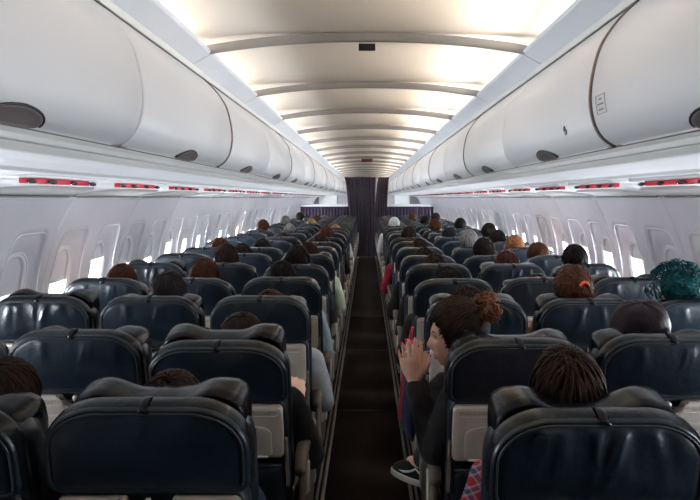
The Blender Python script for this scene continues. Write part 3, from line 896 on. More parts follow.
def pose(variant):
    P = {}
    P['sh'] = {-1: Vector((-.175, .222, .915)), 1: Vector((.175, .222, .915))}
    P['el'] = {-1: Vector((-.232, .27, .69)), 1: Vector((.232, .27, .69))}
    P['wr'] = {-1: Vector((-.12, .47, .63)), 1: Vector((.12, .47, .63))}
    P['hd'] = {-1: (Vector((.35, .93, -.2)), Vector((0, 0, -1))), 1: (Vector((-.35, .93, -.2)), Vector((0, 0, -1)))}
    P['curl'] = {-1: .3, 1: .3}
    if variant == 'raised':   # right hand lifted to the back of the seat ahead
        P['el'][1] = Vector((.25, .36, .67)); P['wr'][1] = Vector((.185, .50, .80)); P['hd'][1] = (Vector((-.15, .35, .85)), Vector((-.3, .7, -.2))); P['curl'][1] = .75
    if variant == 'wide':
        P['el'][-1] = Vector((-.262, .235, .70)); P['el'][1] = Vector((.262, .235, .70))
        P['sh'] = {-1: Vector((-.195, .222, .905)), 1: Vector((.195, .222, .905))}
    return P
def make_fig(variant):
    P = pose(variant); out = {}
    mb = MB(); torso(mb, -.012, 1, TP)
    mb.capsule((0, .225, .955), (0, .238, 1.04), .052, .050, 20); head_verts(mb, HC)
    for s in (-1, 1):
        mb.capsule(P['sh'][s], P['el'][s], .044, .036); mb.capsule(P['el'][s], P['wr'][s], .036, .026, m=.036)
        mb.capsule((s*.09, .28, .535), (s*.11, .655, .515), .072, .050); mb.capsule((s*.11, .655, .505), (s*.10, .62, .12), .048, .034, m=.050)
        fd, pn = P['hd'][s]; hand(mb, P['wr'][s]+fd.normalized()*.02, fd, pn, s, P['curl'][s])
    # thumb sides: mirror handled by lateral sign below
    me = mb.mesh('body', [M['skin']]); out['body'] = smooth_by_mods(me, .0065, 3, .5, 'body')
    mb = MB(); torso(mb, .012, 1, TP[1:8])
    for s in (-1, 1):
        mb.capsule(P['sh'][s], P['el'][s], .062, .050, m=.060); mb.capsule(P['el'][s], P['el'][s].lerp(P['wr'][s], .93), .050, .038)
        mb.capsule((s*.05, .222, .945), P['sh'][s], .055, .060)
    mb.tube([(0, .222, .95), (0, .226, .985)], [.075, .062], 20)
    out['shirt'] = smooth_by_mods(mb.mesh('shirt', [M['cl_black']]), .010, 3, .5, 'shirt', .005, 11, 2)
    mb = MB(); torso(mb, .018, 1, TP[0:3])
    for s in (-1, 1):
        mb.capsule((s*.09, .28, .535), (s*.11, .655, .515), .084, .064); mb.capsule((s*.11, .655, .505), (s*.10, .62, .13), .060, .050)
    out['trousers'] = smooth_by_mods(mb.mesh('trousers', [M['cl_denim']]), .012, 2, .5, 'trousers', .005, 10, 5)
    return out
figs = {v: make_fig(v) for v in ('base', 'raised', 'wide')}
mb = MB()
mb.loft([[( .041*k*math.cos(a)*(1 if math.cos(a)*0 == 0 else 1), .70+L*math.sin(a)+sh, z) for a in [2*PI*i/20 for i in range(20)]] for (k, L, sh, z) in ((1, .13, 0, 0.002), (1.05, .135, 0, .012), (1.05, .135, 0, .026), (.98, .125, -.002, .045), (.85, .10, -.02, .075), (.80, .07, -.05, .10), (.78, .045, -.072, .12))])
shoe_me = mb.mesh('shoe', [M['cl_black']])

SK = Vector((.083, .106, .122)); SO = Vector((0, -.007, .010))
def hpt(d, off=0.0):
    d = d.normalized(); p = Vector((d.x*(SK.x+off), d.y*(SK.y+off), d.z*(SK.z+off)))
    if p.z < 0: 
        q = -p.z/.12; p.x *= 1-.18*q; 
        if p.y < 0: p.y *= 1-.30*q
    return p+SO
def slerp(a, b, t):
    a = a.normalized(); b = b.normalized(); w = math.acos(max(-1, min(1, a.dot(b))))
    if w < 1e-4: return a.copy()
    return (a*math.sin((1-t)*w)+b*math.sin(t*w))/math.sin(w)
def hlim(y, low):
    if low: return .48 if y > .70 else max(.48-(.70-y)/.26*.95, -.50) if y > 0 else -.47+y*.15
    return .50 if y > .55 else (.50-(.55-y)/.55*.55 if y > 0 else -.05+y*.62)
def hairline(ph, low=False):
    th = .1
    while th < 2.6:
        d = Vector((math.sin(th)*math.sin(ph), math.sin(th)*math.cos(ph), math.cos(th)))
        if d.z < hlim(d.y, low): break
        th += .01
    return d
def hair_cap(mb, low=False):
    nu, nv = 64, 34; vs = []
    for i in range(nv+1):
        t = i/nv
        for j in range(nu):
            ph = 2*PI*j/nu; h = hairline(ph, low); th = math.acos(h.z)*t
            d = Vector((math.sin(th)*math.sin(ph), math.sin(th)*math.cos(ph), math.cos(th)))
            n = (noise.noise(Vector((d.x*9, d.y*9, d.z*3)))*.006+noise.noise(Vector((d.x*3, d.y*3, d.z*2+5)))*.010)*(1-t**4)
            vs.append(hpt(d, n-.018*max(0, (t-.86)/.14)**1.5))
    mb.add(vs, [(i*nu+j, (i+1)*nu+j, (i+1)*nu+(j+1) % nu, i*nu+(j+1) % nu) for i in range(nv) for j in range(nu)])
def strands(mb, kind, n, rnd, knot=None, rad=.0036, low=False):
    for i in range(n):
        ph = rnd.uniform(-PI, PI); h = hairline(ph, low)
        j = Vector((rnd.gauss(0, .12), rnd.gauss(0, .12), rnd.gauss(0, .08)))
        pts = []
        if kind == 'short':
            a = Vector((0, -.30, .95)) + j; b = h+j*.4; b.z -= rnd.uniform(-.05, .12)
            t0 = rnd.uniform(0, .45); t1 = min(1.02, t0+rnd.uniform(.35, .7))
            for q in range(7):
                t = t0+(t1-t0)*q/6; d = slerp(a, b, t); d += Vector((math.sin(t*5+i), math.cos(t*6+i*2), 0))*.03
                pts.append(hpt(d, .002+.008*math.sin(PI*q/6)*(.3+.7*abs(math.sin(i*1.7)))))
        else:
            a = h+j*.15; b = knot+j*.25; 
            for q in range(9):
                t = q/8; d = slerp(a, b, t); pts.append(hpt(d, .001+.004*math.sin(PI*t)+.008*t*t))
        m = len(pts); rr = [rad*(.35+.65*math.sin(PI*(q+.6)/(m+.4))) for q in range(m)]
        mb.tube(pts, rr, 5)
hairs = {}
rnd = random.Random(3)
mb = MB(); hair_cap(mb); strands(mb, 'short', 230, rnd); hairs['short'] = mb.mesh('hair', [M['hair_dark']])
# long loose hair
mb = MB(); hair_cap(mb); strands(mb, 'short', 140, rnd)
for i in range(150):
    ph = PI+rnd.uniform(-1.75, 1.75); a = Vector((rnd.gauss(0, .1), -.1, 1)); h = hairline(ph); pts = [hpt(slerp(a, h, t/5.), .004) for t in range(6)]
    p = pts[-1]; L = rnd.uniform(.06, .13)
    for q in range(1, 5): pts.append(p+Vector((p.x*.12*q/4+math.sin(i+q)*.004, .012*math.sin(q+i)-.004*q, -L*q/4)))
    mb.tube(pts, [.002, .004, .005, .005, .005, .005, .005, .005, .004, .0015], 5)
hairs['long'] = mb.mesh('hair', [M['hair_dark']])
# ponytail
kn = Vector((.18, -.93, .32)); mb = MB(); hair_cap(mb); strands(mb, 'pull', 230, rnd, kn)
for i in range(170):
    d = Vector((rnd.gauss(0, 1), -abs(rnd.gauss(.5, .8)), rnd.gauss(.2, .7))).normalized(); c = hpt(d, .004); t = d.orthogonal().normalized(); b = d.cross(t); a0 = rnd.uniform(0, 6.3); r = rnd.uniform(.008, .018)
    mb.tube([c+t*r*math.cos(a0+q*.5)+b*r*1.3*math.sin(a0+q*.5)+d*(.006*math.sin(q*.8+i)) for q in range(9)], [.001, .002, .0028, .003, .003, .003, .0026, .002, .001], 5)
kp = hpt(kn, .012)
for i in range(60):
    a = rnd.uniform(0, 2*PI); r = rnd.uniform(0, .02); p = kp+Vector((math.cos(a)*r, 0, math.sin(a)*r)); pts = [p]
    for q in range(1, 7): pts.append(p+Vector((math.cos(a)*r*.9*q/3+.012*math.sin(q*1.9+i), -.02*math.sin(q*.6)-.004, -.024*q+.008*math.cos(q*2+i))))
    mb.tube(pts, [.003, .004, .0045, .0045, .004, .003, .0015], 5)
hairs['ponytail'] = mb.mesh('hair', [M['hair_auburn']])
# curls
mb = MB(); hair_cap(mb)
for i in range(620):
    d = Vector((rnd.gauss(0, 1), rnd.gauss(0, 1), rnd.gauss(.35, 1))).normalized()
    if d.y > .35 and d.z < .45: continue
    c = hpt(d,   .004+.02*rnd.random()**1.5+.012*noise.noise(d*3)); c += Vector((c.x*.30, c.y*.25, c.z*.12 if c.z > 0 else c.z*.6)); t = d.orthogonal().normalized(); b = d.cross(t); r = rnd.uniform(.006, .011); ax = rnd.uniform(0, 6.28); pts = []
    for q in range(13):
        a = q*.85+ax; pts.append(c+t*r*math.cos(a)+d*(r*.7*math.sin(a))+b*(q-6)*.0030)
    mb.tube(pts, [.0011+.0016*math.sin(PI*(q+.5)/13) for q in range(13)], 5)
hairs['curly'] = mb.mesh('hair', [M['hair_teal']])
# bun (messy, high at the back)
kn = Vector((0, -.84, .46)); mb = MB(); hair_cap(mb, True); strands(mb, 'pull', 340, rnd, kn, low=True)
hairs['bun'] = mb.mesh('hair', [M['hair_brown']])
mb = MB(); kc = hpt(kn, .030)
for i in range(110):
    ax = Vector((rnd.gauss(0, 1), rnd.gauss(0, 1), rnd.gauss(0, 1))).normalized(); t = ax.orthogonal().normalized(); b = ax.cross(t)
    r = rnd.uniform(.020, .042); c = kc+Vector((rnd.gauss(0, .008), rnd.gauss(0, .008), rnd.gauss(-.004, .012)))+ax*rnd.uniform(-.010, .010); pts = []; w = rnd.uniform(2.6, 5); a0 = rnd.uniform(0, 6.3)
    for q in range(15): 
        a = a0+w*q/14; rr = r*(1+.18*math.sin(3*a+i)); pts.append(c+t*rr*math.cos(a)+b*rr*math.sin(a)*.9)
    mb.tube(pts, [.0014+.0036*math.sin(PI*(q+.4)/15) for q in range(15)], 5)
for i in range(14):   # stray ends
    d = Vector((rnd.gauss(0, .7), -.5+rnd.gauss(0, .4), rnd.gauss(.2, .7))).normalized(); p = kc+d*.02; pts = [p+d*.012*q+Vector((math.sin(i+q*.9)*.003*q, 0, math.cos(i*2+q)*.003*q)) for q in range(6)]
    mb.tube(pts, [.002, .002, .0018, .0014, .001, .0005], 4)
bun_me = mb.mesh('hair_bun', [M['hair_bun']])
# hats
def hat_mesh(kind):
    mb = MB(); nu, nv = 60, 22; vs = []
    for i in range(nv+1):
        t = i/nv
        for j in range(nu):
            ph = 2*PI*j/nu
            if kind == 'beanie':
                th = R(96)*t; d = Vector((math.sin(th)*math.cos(ph), math.sin(th)*math.sin(ph), math.cos(th)))
                p = Vector((d.x*.093, d.y*.115, d.z*.125))*(1+.01*math.sin(ph*40))+SO
                if t > .88: p += Vector((d.x, d.y, 0))*.006
            else:
                prof = [(0, .132), (.045, .129), (.075, .118), (.096, .092), (.106, .062), (.108, .035), (.104, .015), (.098, .0), (.096, -.02)]
                q = t*(len(prof)-1); a = int(min(q, len(prof)-2)); f = q-a; r = prof[a][0]*(1-f)+prof[a+1][0]*f; z = prof[a][1]*(1-f)+prof[a+1][1]*f
                p = Vector((r*math.cos(ph)*.92, r*math.sin(ph)*.98-.008, z+.012+.006*noise.noise(Vector((math.cos(ph)*2, math.sin(ph)*2, t*3)))))
                p.z += p.x*.10
            vs.append(p)
    mb.add(vs, [(i*nu+j, (i+1)*nu+j, (i+1)*nu+(j+1) % nu, i*nu+(j+1) % nu) for i in range(nv) for j in range(nu)])
    me = mb.mesh('hat', [M['knit_dark']]); return me
hat_me = {'beanie': hat_mesh('beanie'), 'beret': hat_mesh('beret')}
mb = MB()
for a, r in ((0, 1),): 
    pts = []
    for q in range(25): t = 2*PI*q/24; pts.append((.017*math.cos(t), 0, .017*math.sin(t)))
    mb.tube(pts, [.006+.0015*math.sin(q*2.5) for q in range(25)], 8, caps=False)
scr_me = mb.mesh('hair_tie', [mat('orange_tie', (.65, .10, .03), .7)])
def eye_mesh():
    mb = MB(); mb.ellipsoid((0, 0, 0), (.012, .012, .012), 18, 12); mb.cur = 1
    mb.ellipsoid((0, .0072, 0), (.0062, .0062, .0062), 14, 10); return mb.mesh('eye', [M['eyewhite'], M['iris']])
eye_me = eye_mesh()
def obj_mat(o, m):
    o.material_slots[0].link = 'OBJECT'; o.material_slots[0].material = m; return o

def person(s, col, row, x, ztop, kind, hcol, shirt, label, variant='base', yaw=0, skin='skin', hat=None, dy=0, fwd=0):
    base_top = 1.098+.010+.124
    if hat == 'beanie': base_top += .004
    if kind == 'curly': base_top += .015
    d = D0[s]+.745*row; ztop = F-(F-ztop)*(d+.245)/(d+.135); dz = ztop-base_top; dz = max(min(dz, .045), -.14)
    y = D0[s]+.745*row+dy
    root = thing('person', label, 'person', (x, y, 0), 0, 'seated passengers')
    f = figs[variant]
    body = obj_mat(link('body', f['body'], root, (0, 0, dz)), M[skin])
    obj_mat(link('shirt', f['shirt'], root, (0, 0, dz)), M[shirt])
    obj_mat(link('trousers', f['trousers'], root, (0, 0, dz*.2)), M[random.choice(['cl_denim', 'cl_black', 'cl_navy', 'cl_brown'])])
    for q in (-1, 1): link('shoe', shoe_me, root, (q*.10, 0, 0))
    h = link('hair', hairs[kind], root, HC+Vector((0, 0, dz))); obj_mat(h, M[hcol]); 
    if kind == 'ponytail': link('hair_tie', scr_me, h, hpt(Vector((.18, -.93, .32)), .016))
    if hat:
        ht = link('hat', hat_me[hat], root, HC+Vector((0, 0, dz)), (R(10), 0, 0)); obj_mat(ht, M['knit_dark' if hat == 'beanie' else 'felt_plum'])
    for q in (-1, 1): link('eye', eye_me, root, HC+Vector((q*.031, .0665, .009+dz)))
    return root
F = EYE
# left block:  side, col, row, x, ztop
PEOPLE = [
 (-1, 'aisle', 0, -.49, F-.41, 'short', 'hair_brown', 'cl_navy', 'brown-haired person low in the nearest left aisle seat, only the crown showing', 'base'),
 (-1, 'middle', 0, -.915, F-.38, 'long', 'hair_brown', 'cl_brown', 'person with long brown hair in the nearest left middle seat at photo edge', 'wide'),
 (-1, 'aisle', 1, -.46, F-.405, 'long', 'hair_brown', 'cl_black', 'person in black on the left aisle, one hand raised to the seat ahead', 'raised'),
 (-1, 'middle', 2, -.95, F-.344, 'short', 'hair_dark', 'cl_black', 'person in a dark beanie in the left middle seat, third row', 'base', 'beanie'),
 (-1, 'aisle', 2, -.465, F-.43, 'short', 'hair_auburn', 'cl_grey', 'low-seated person with pale grey sleeve on the left aisle, third row', 'wide'),
 (-1, 'aisle', 3, -.506, F-.368, 'short', 'hair_dark', 'cl_teal', 'dark-haired person with pale teal sleeve on the left aisle, fourth row', 'wide'),
 (-1, 'window', 3, -1.455, F-.385, 'short', 'hair_auburn', 'cl_tan', 'reddish-brown crown barely above the left window seat, fourth row', 'base'),
 (-1, 'middle', 3, -.965, F-.352, 'short', 'hair_auburn', 'cl_brown', 'brown-haired person in the left middle seat, fourth row, left of a darker head', 'base'),
 (-1, 'middle', 4, -1.0, F-.322, 'long', 'hair_brown', 'cl_black', 'person with streaked dark long hair in the left middle seat, fifth row', 'base'),
 (-1, 'aisle', 4, -.49, F-.331, 'short', 'hair_dark', 'cl_black', 'tall dark-haired person on the left aisle, fifth row', 'base'),
 (-1, 'middle', 5, -1.03, F-.37, 'short', 'hair_dark', 'cl_navy', 'dark-haired person in the left middle seat, sixth row', 'base'),
 (-1, 'aisle', 5, -.48, F-.36, 'short', 'hair_brown', 'cl_green', 'person with pale green sleeve on the left aisle, sixth row', 'wide'),
 (-1, 'window', 6, -1.38, F-.367, 'short', 'hair_auburn', 'cl_grey', 'auburn crown by the left window, seventh row', 'base'),
 (-1, 'middle', 6, -.98, F-.38, 'short', 'hair_dark', 'cl_black', 'dark crown in the left middle seat, seventh row', 'base'),
 (-1, 'aisle', 7, -.49, F-.375, 'short', 'hair_brown', 'cl_brown', 'brown-haired person on the left aisle, eighth row', 'base'),
 (-1, 'middle', 8, -.977, F-.40, 'short', 'hair_brown', 'cl_white', 'brown-haired person in the left middle seat, ninth row', 'base'),
 (-1, 'aisle', 8, -.475, F-.325, 'short', 'hair_auburn', 'cl_black', 'reddish-brown-haired person on the left aisle, ninth row', 'base'),
 (-1, 'middle', 10, -1.08, F-.36, 'short', 'hair_grey', 'cl_tan', 'grey-haired person in the left middle seat, eleventh row', 'base'),
 (-1, 'window', 10, -1.45, F-.30, 'short', 'hair_auburn', 'cl_tan', 'auburn-haired person by the left window, eleventh row', 'base'),
 (-1, 'aisle', 11, -.478, F-.40, 'short', 'hair_blond', 'cl_white', 'blond-haired person on the left aisle, twelfth row', 'base'),
 (-1, 'window', 13, -1.42, F-.31, 'short', 'hair_grey', 'cl_teal', 'grey-haired person by the left window, fourteenth row', 'base'),
 (-1, 'middle', 13, -.97, F-.36, 'short', 'hair_blond', 'cl_teal', 'light-haired person in the left middle seat, fourteenth row', 'base'),
 (-1, 'middle', 15, -1.0, F-.34, 'short', 'hair_auburn', 'cl_white', 'auburn-haired person in the left middle seat, sixteenth row', 'base'),
 (-1, 'window', 16, -1.40, F-.30, 'short', 'hair_dark', 'cl_teal', 'dark-haired person by the left window, seventeenth row', 'base'),
 # right block
 (1, 'aisle', 0, .478, F-.335, 'short', 'hair_brown', 'cl_plaid', 'dark brown-haired person in a red and blue plaid shirt, nearest right aisle seat', 'base'),
 (1, 'middle', 1, .962, F-.355, 'short', 'hair_dark', 'cl_black', 'person in a dark plum beret in the right middle seat, second row', 'base', 'beret'),
 (1, 'aisle', 2, .47, F-.40, 'short', 'hair_brown', 'cl_navy', 'person in navy on the right aisle just ahead of the clapping woman', 'wide'),
 (1, 'middle', 2, .965, F-.305, 'ponytail', 'hair_auburn', 'cl_tan', 'person with auburn hair tied by an orange band, right middle seat', 'base'),
 (1, 'window', 2, 1.46, F-.305, 'curly', 'hair_teal', 'cl_black', 'person with curly teal-tinted hair by the right window, third row', 'base'),
 (1, 'middle', 3, 1.0, F-.435, 'short', 'hair_auburn', 'cl_brown', 'low brown crown in the right middle seat, fourth row, past the auburn ponytail', 'base'),
 (1, 'aisle', 3, .478, F-.39, 'short', 'hair_dark', 'cl_black', 'dark-haired person in black on the right aisle, fourth row', 'wide'),
 (1, 'middle', 4, .975, F-.36, 'short', 'hair_auburn', 'cl_black', 'brown-haired person in the right middle seat, fifth row', 'base'),
 (1, 'aisle', 4, .478, F-.385, 'short', 'hair_brown', 'cl_black', 'brown-haired person low on the right aisle, fifth row', 'base'),
 (1, 'window', 4, 1.45, F-.32, 'short', 'hair_dark', 'cl_black', 'tall dark-haired person by the right window, fifth row', 'base'),
 (1, 'middle', 5, .95, F-.32, 'short', 'hair_dark', 'cl_navy', 'dark-haired person in the right middle seat, sixth row', 'base'),
 (1, 'window', 5, 1.39, F-.355, 'short', 'hair_auburn', 'cl_brown', 'auburn-haired person by the right window, sixth row', 'base'),
 (1, 'aisle', 5, .47, F-.40, 'short', 'hair_dark', 'cl_black', 'person in black on the right aisle, sixth row, arm in the aisle', 'wide'),
 (1, 'aisle', 6, .49, F-.376, 'short', 'hair_brown', 'cl_navy', 'brown-haired person on the right aisle, seventh row', 'base'),
 (1, 'middle', 6, .945, F-.294, 'short', 'hair_grey', 'cl_black', 'grey-haired person in the right middle seat, seventh row', 'base'),
 (1, 'window', 6, 1.37, F-.34, 'long', 'hair_copper', 'cl_tan', 'copper-haired person by the right window, seventh row', 'base'),
 (1, 'aisle', 7, .45, F-.41, 'short', 'hair_auburn', 'cl_red', 'auburn crown on the right aisle, eighth row', 'wide'),
 (1, 'window', 7, 1.36, F-.33, 'short', 'hair_dark', 'cl_black', 'dark-haired person by the right window, eighth row', 'base'),
 (1, 'middle', 8, .95, F-.34, 'long', 'knit_dark', 'cl_black', 'black-haired person in the right middle seat, ninth row', 'base'),
 (1, 'window', 8, 1.41, F-.26, 'short', 'hair_dark', 'cl_black', 'tall black-haired person by the right window, ninth row', 'base'),
 (1, 'aisle', 8, .48, F-.33, 'short', 'hair_brown', 'cl_black', 'brown-haired person on the right aisle, ninth row', 'base'),
 (1, 'middle', 10, .945, F-.28, 'short', 'hair_auburn', 'cl_brown', 'reddish-haired person in the right middle seat, eleventh row', 'base'),
 (1, 'window', 11, 1.40, F-.30, 'short', 'hair_dark', 'cl_black', 'dark-haired person by the right window, twelfth row', 'base'),
 (1, 'aisle', 12, .44, F-.31, 'short', 'hair_white', 'cl_white', 'white-haired person on the right aisle, thirteenth row', 'base'),
 (1, 'middle', 13, 1.0, F-.30, 'short', 'hair_dark', 'cl_white', 'dark-haired person in the right middle seat, fourteenth row', 'base'),
 (1, 'window', 15, 1.35, F-.26, 'short', 'hair_dark', 'cl_black', 'dark-haired person by the right window, sixteenth row', 'base'),
 (1, 'middle', 16, .95, F-.30, 'short', 'hair_auburn', 'cl_black', 'auburn-haired person in the right middle seat, seventeenth row', 'base'),
]
for p in PEOPLE:
    person(*p[:8], p[8], p[9], hat=(p[10] if len(p) > 10 else None))

# ---- the clapping woman, right aisle seat second row
def woman():
    y0 = D0[1]+.745
    root = thing('person', 'woman in black with a messy bun clapping, face turned left into the aisle', 'person', (.0, 0, 0), 0)
    hc = Vector((.312, 2.265, 1.092))
    face = Euler((R(-4), R(0), R(86))).to_matrix()     # +y -> -x
    face = Euler((0, R(-6), 0)).to_matrix() @ face
    ew = {}
    mb = MB()
    TPw = [((.43, y0+.25, .47), .12, .10), ((.43, y0+.25, .52), .155, .12), ((.42, y0+.245, .60), .150, .110), ((.405, y0+.235, .70), .130, .095), ((.395, y0+.23, .80), .140, .10), ((.385, y0+.225, .87), .150, .095), ((.375, y0+.225, .92), .145, .075), ((.365, y0+.225, .95), .10, .06), ((.355, y0+.225, .97), .055, .05)]
    torso(mb, -.012, 1, TPw); head_verts(mb, hc, face, .97, 110, 84, 1.15)
    mb.capsule((.355, y0+.222, .94), hc+Vector((.022, .0, -.06)), .046, .045, 20)
    # two arms: near (left) arm and far (right) arm; palms pressed together, pointing up
    wrL = Vector((.172, 2.335, .895)); wrR = Vector((.182, 2.395, .893))
    shL = Vector((.30, y0+.13, .885)); shR = Vector((.42, y0+.30, .89))
    elL = Vector((.235, 2.245, .70)); elR = Vector((.27, 2.47, .72))
    for sh, el, wr in ((shL, elL, wrL), (shR, elR, wrR)):
        mb.capsule(sh, el, .040, .034); mb.capsule(el, wr, .034, .024, m=.033)
    nails = []
    fd = Vector((-.20, .03, .96))
    hand(mb, wrL+Vector((0, .004, .01)), fd+Vector((-.06, .06, 0)), Vector((.45, 1, 0)), -1, .05, .05, .95, nails)
    hand(mb, wrR+Vector((0, -.004, .01)), fd+Vector((.10, -.06, 0)), Vector((-.45, -1, 0)), 1, .05, .06, .95, nails)
    # legs: right leg down, left crossed over toward the aisle
    mb.capsule((.50, y0+.28, .53), (.47, y0+.63, .50), .068, .048); mb.capsule((.47, y0+.63, .50), (.44, y0+.60, .12), .046, .032, m=.046)
    kn = Vector((.34, y0+.60, .60)); an = Vector((.232, y0+.83, .395))
    mb.capsule((.38, y0+.28, .54), kn, .068, .048); mb.capsule(kn, an, .046, .030, m=.046)
    mb.capsule(an, an+Vector((-.03, .08, -.03)), .028, .024)
    body = smooth_by_mods(mb.mesh('body', [M['skin']]), .0042, 2, .5, 'body')
    link('body', body, root)
    # lips + nails + eyes + brows
    def fp(v): return hc+face @ (Vector(v)*.97)
    mb = MB(); mb.cur = 0
    mb.ellipsoid(fp((0, .087, -.0565)), (.020, .006, .0045), 16, 8, face); mb.ellipsoid(fp((0, .086, -.0675)), (.018, .006, .005), 16, 8, face); mb.build('lips', M['lips'], root)
    for q in (-1, 1):
        e = link('eye', eye_me, root, fp((q*.031, .0645, .009))); e.rotation_euler = face.to_euler()
        mb = MB(); mb.tube([fp((q*.016, .084, .027)), fp((q*.030, .082, .033)), fp((q*.045, .071, .029))], [.002, .0028, .001], 6, flat=.6); mb.build('eyebrow', M['hair_dark'], root)
        mb = MB(); mb.tube([fp((q*.020, .074, .012)), fp((q*.031, .078, .0175)), fp((q*.044, .069, .012))], [.001, .0016, .001], 6); mb.build('eyelashes', M['black'], root)
    for (p, d, n, r) in nails:
        l = d.cross(n); mb = MB(); mt = Matrix((l, d, n)).transposed(); mb.ellipsoid(p+d*.002+n*r*.42, (r*.6, r*.85, r*.22), 12, 8, mt); mb.build('fingernail', M['nail'], root)
    # hair
    rot = face.to_euler()
    h = link('hair', hairs['bun'], root, hc, rot); obj_mat(h, M['hair_brown']); h.scale = (.98, .98, .98)
    link('hair_bun', bun_me, h)
    mb = MB(); mb.tube([kc+Vector((.028*math.cos(t), .02-.004*math.sin(2*t), .028*math.sin(t)))-Vector((0, .01, .02)) for t in [2*PI*q/20 for q in range(21)]], .0045, 8, caps=False); mb.build('hair_tie', mat('pink_tie', (.5, .06, .15), .6), h)
    # sleeves and top
    mb = MB(); torso(mb, .012, 1, TPw[1:8])
    for sh, el, wr in ((shL, elL, wrL), (shR, elR, wrR)):
        mb.capsule(sh, el, .055, .049, m=.054); w = el.lerp(wr, .94); mb.capsule(el, w, .049, .034)
        mb.capsule((.37, y0+.222, .91), sh, .055, .055)
    mb.tube([(.363, y0+.222, .93), (.352, y0+.222, .985), (.347, y0+.222, 1.01)], [.075, .060, .058], 20)
    link('sweater', smooth_by_mods(mb.mesh('sweater', [M['cl_black']]), .008, 3, .5, 'sweater', .006, 13, 4), root)
    mb = MB(); torso(mb, .016, 1, TPw[0:3])
    mb.capsule((.50, y0+.28, .53), (.47, y0+.63, .50), .078, .060); mb.capsule((.47, y0+.63, .50), (.44, y0+.60, .13), .056, .046)
    mb.capsule((.38, y0+.28, .54), kn, .078, .060); mb.capsule(kn, kn.lerp(an, .86), .057, .044)
    link('trousers', smooth_by_mods(mb.mesh('trousers', [M['cl_black']]), .010, 2, .5, 'trousers', .005, 11, 8), root)
    return root, an
wroot, an = woman()
# skate shoe: black with white side stripe and pale sole
def skate_shoe(root, loc, rot):
    def ring(k, L, sh, z): return [(.044*k*math.cos(a), L*math.sin(a)+sh, z) for a in [2*PI*i/28 for i in range(28)]]
    mb = MB(); mb.loft([ring(*q) for q in ((.96, .128, 0, .024), (.98, .126, -.002, .034), (.92, .118, -.008, .05), (.80, .098, -.024, .068), (.74, .070, -.050, .085), (.70, .052, -.066, .10), (.66, .048, -.068, .112))])
    sh = mb.build('shoe', M['cl_black'], root, loc, rot)
    mb = MB(); mb.loft([ring(*q) for q in ((.98, .132, 0, 0), (1.04, .136, 0, .004), (1.04, .136, 0, .022), (1.0, .132, 0, .027))]); mb.build('shoe_sole', M['ltplastic'], sh)
    for q in (-1, 1):
        mb = MB(); pts = []
        for (y, z) in ((.035, .040), (.005, .041), (-.025, .047), (-.050, .056), (-.068, .068), (-.080, .064), (-.100, .048)):
            k = 1.0-(z-.03)*5.0; Lz = .126-(z-.034)*.9; ss = -.002-(z-.034)*.75
            c = max(.0, 1-((y-ss)/Lz)**2)**.5; w = .044*(.98-(z-.034)*5.2 if z < .068 else .80)*c
            pts.append((q*(w+.002), y, z))
        mb.tube(pts, [.0015, .0045, .0055, .005, .004, .004, .002], 6, flat=.4 if False else 1); mb.build('side_stripe', M['whitepanel'], sh)
    mb = MB()
    for i in range(4): mb.tube([(-.018, .045-.022*i, .060+.008*i), (0, .046-.022*i, .066+.008*i), (.018, .045-.022*i, .060+.008*i)], .002, 5)
    mb.build('shoelace', M['whitepanel'], sh)
skate_shoe(wroot, (an.x-.035, an.y+.055, an.z-.105), (R(-4), R(8), R(35)))
link('shoe', shoe_me, wroot, (.44, D0[1]+.745-.02, 0))

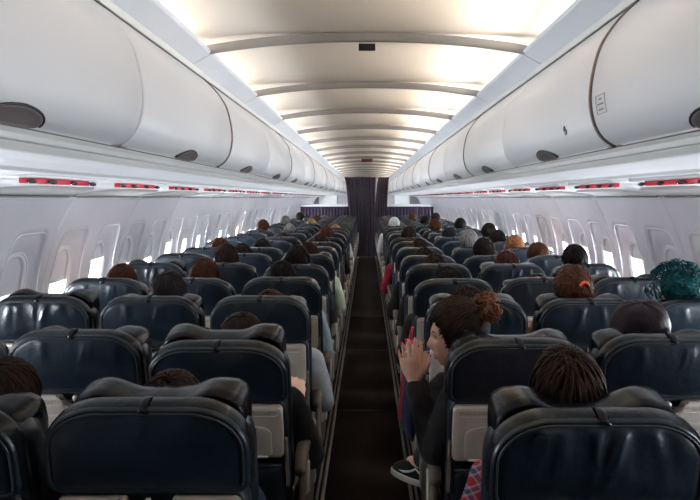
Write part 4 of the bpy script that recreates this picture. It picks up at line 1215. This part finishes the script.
# navy jacket hanging on the right aisle armrest
mb = MB(); rings = []
for i, (x, y, z, rx, ry) in enumerate(((.238, 3.02, .80, .03, .05), (.225, 3.03, .74, .045, .08), (.205, 3.04, .66, .055, .10), (.20, 3.05, .58, .055, .11), (.205, 3.05, .50, .045, .10), (.215, 3.05, .45, .02, .05))):
    rings.append([(x+rx*math.cos(a)*(1+.12*math.sin(5*a+i)), y+ry*math.sin(a), z+.006*math.sin(4*a)) for a in [2*PI*j/26 for j in range(26)]])
mb.loft(rings); tag(mb.build('jacket', M['cl_navy']), 'navy quilted jacket hanging over the armrest ahead of the clapping woman', 'jacket')
mb = MB(); rings = []
for i in range(14):
    t = i/13; z = 1.03-.42*t; x = .190-.05*math.sin(t*1.5); y = 2.72+.10*t
    rings.append([(x+.007*math.cos(a), y+.018*math.sin(a), z) for a in [2*PI*j/10 for j in range(10)]])
mb.loft(rings); tag(mb.build('strap', M['cl_red']), 'dark red strap hanging beside the seat ahead of the clapping woman', 'strap')

# ------------------------------------------------------------------ lights
def area(name, loc, direction, sx, sy, power, col, spread=PI):
    l = bpy.data.lights.new(name, 'AREA'); l.shape = 'RECTANGLE'; l.size = sx; l.size_y = sy; l.energy = power; l.color = col; l.spread = spread
    o = bpy.data.objects.new(name, l); COL.objects.link(o); o.location = loc
    o.rotation_euler = Vector(direction).to_track_quat('-Z', 'Y').to_euler(); return o
for (x, y, z, s) in winlights:
    o = area('window_daylight', (x, y, z), (-s, 0, .05), .2, .28, WIN_W if 'WIN_W' in globals() else 38, (.86, .93, 1.0))
# cove strips in the ceiling
for k in range(0, 23):
    y = cy0+CP*k+CP/2
    if y+CP/2 > Y1+.6 or y < Y0: continue
    for s in (-1, 1):
        l = area('cove_lamp', (s*.645, y, EYE+.574), (-s, 0, .45), .95, .03, 4.4, (1.0, .87, .73), R(76))
        l.rotation_euler = Matrix((Vector((0, 1, 0)), Vector((s*.17, 0, 1)).normalized()*1, Vector((s, 0, -.17)).normalized())).transposed().to_euler()
# wall-wash lamps under the bins
for k in range(0, 12):
    y = Y0+1+2.0*k
    for s in (-1, 1):
        l = area('wall_wash_lamp', (s*1.0, y, EYE+.068), (s*.85, 0, -.5), 1.9, .02, .25, (.95, .96, 1.0))
        l.rotation_euler = Matrix((Vector((0, 1, 0)), Vector((s*-.5, 0, -.85)).normalized()*-1, Vector((-s*.85, 0, .5)).normalized())).transposed().to_euler()

w = bpy.data.worlds.new('world'); scn.world = w; w.use_nodes = True
bg = w.node_tree.nodes['Background']; bg.inputs[0].default_value = (.93, .97, 1.0, 1); bg.inputs[1].default_value = 3.5

scn.view_settings.view_transform = 'Standard'; scn.view_settings.look = 'None'
scn.view_settings.exposure = 0; scn.view_settings.gamma = 1; scn.view_settings.use_curve_mapping = False
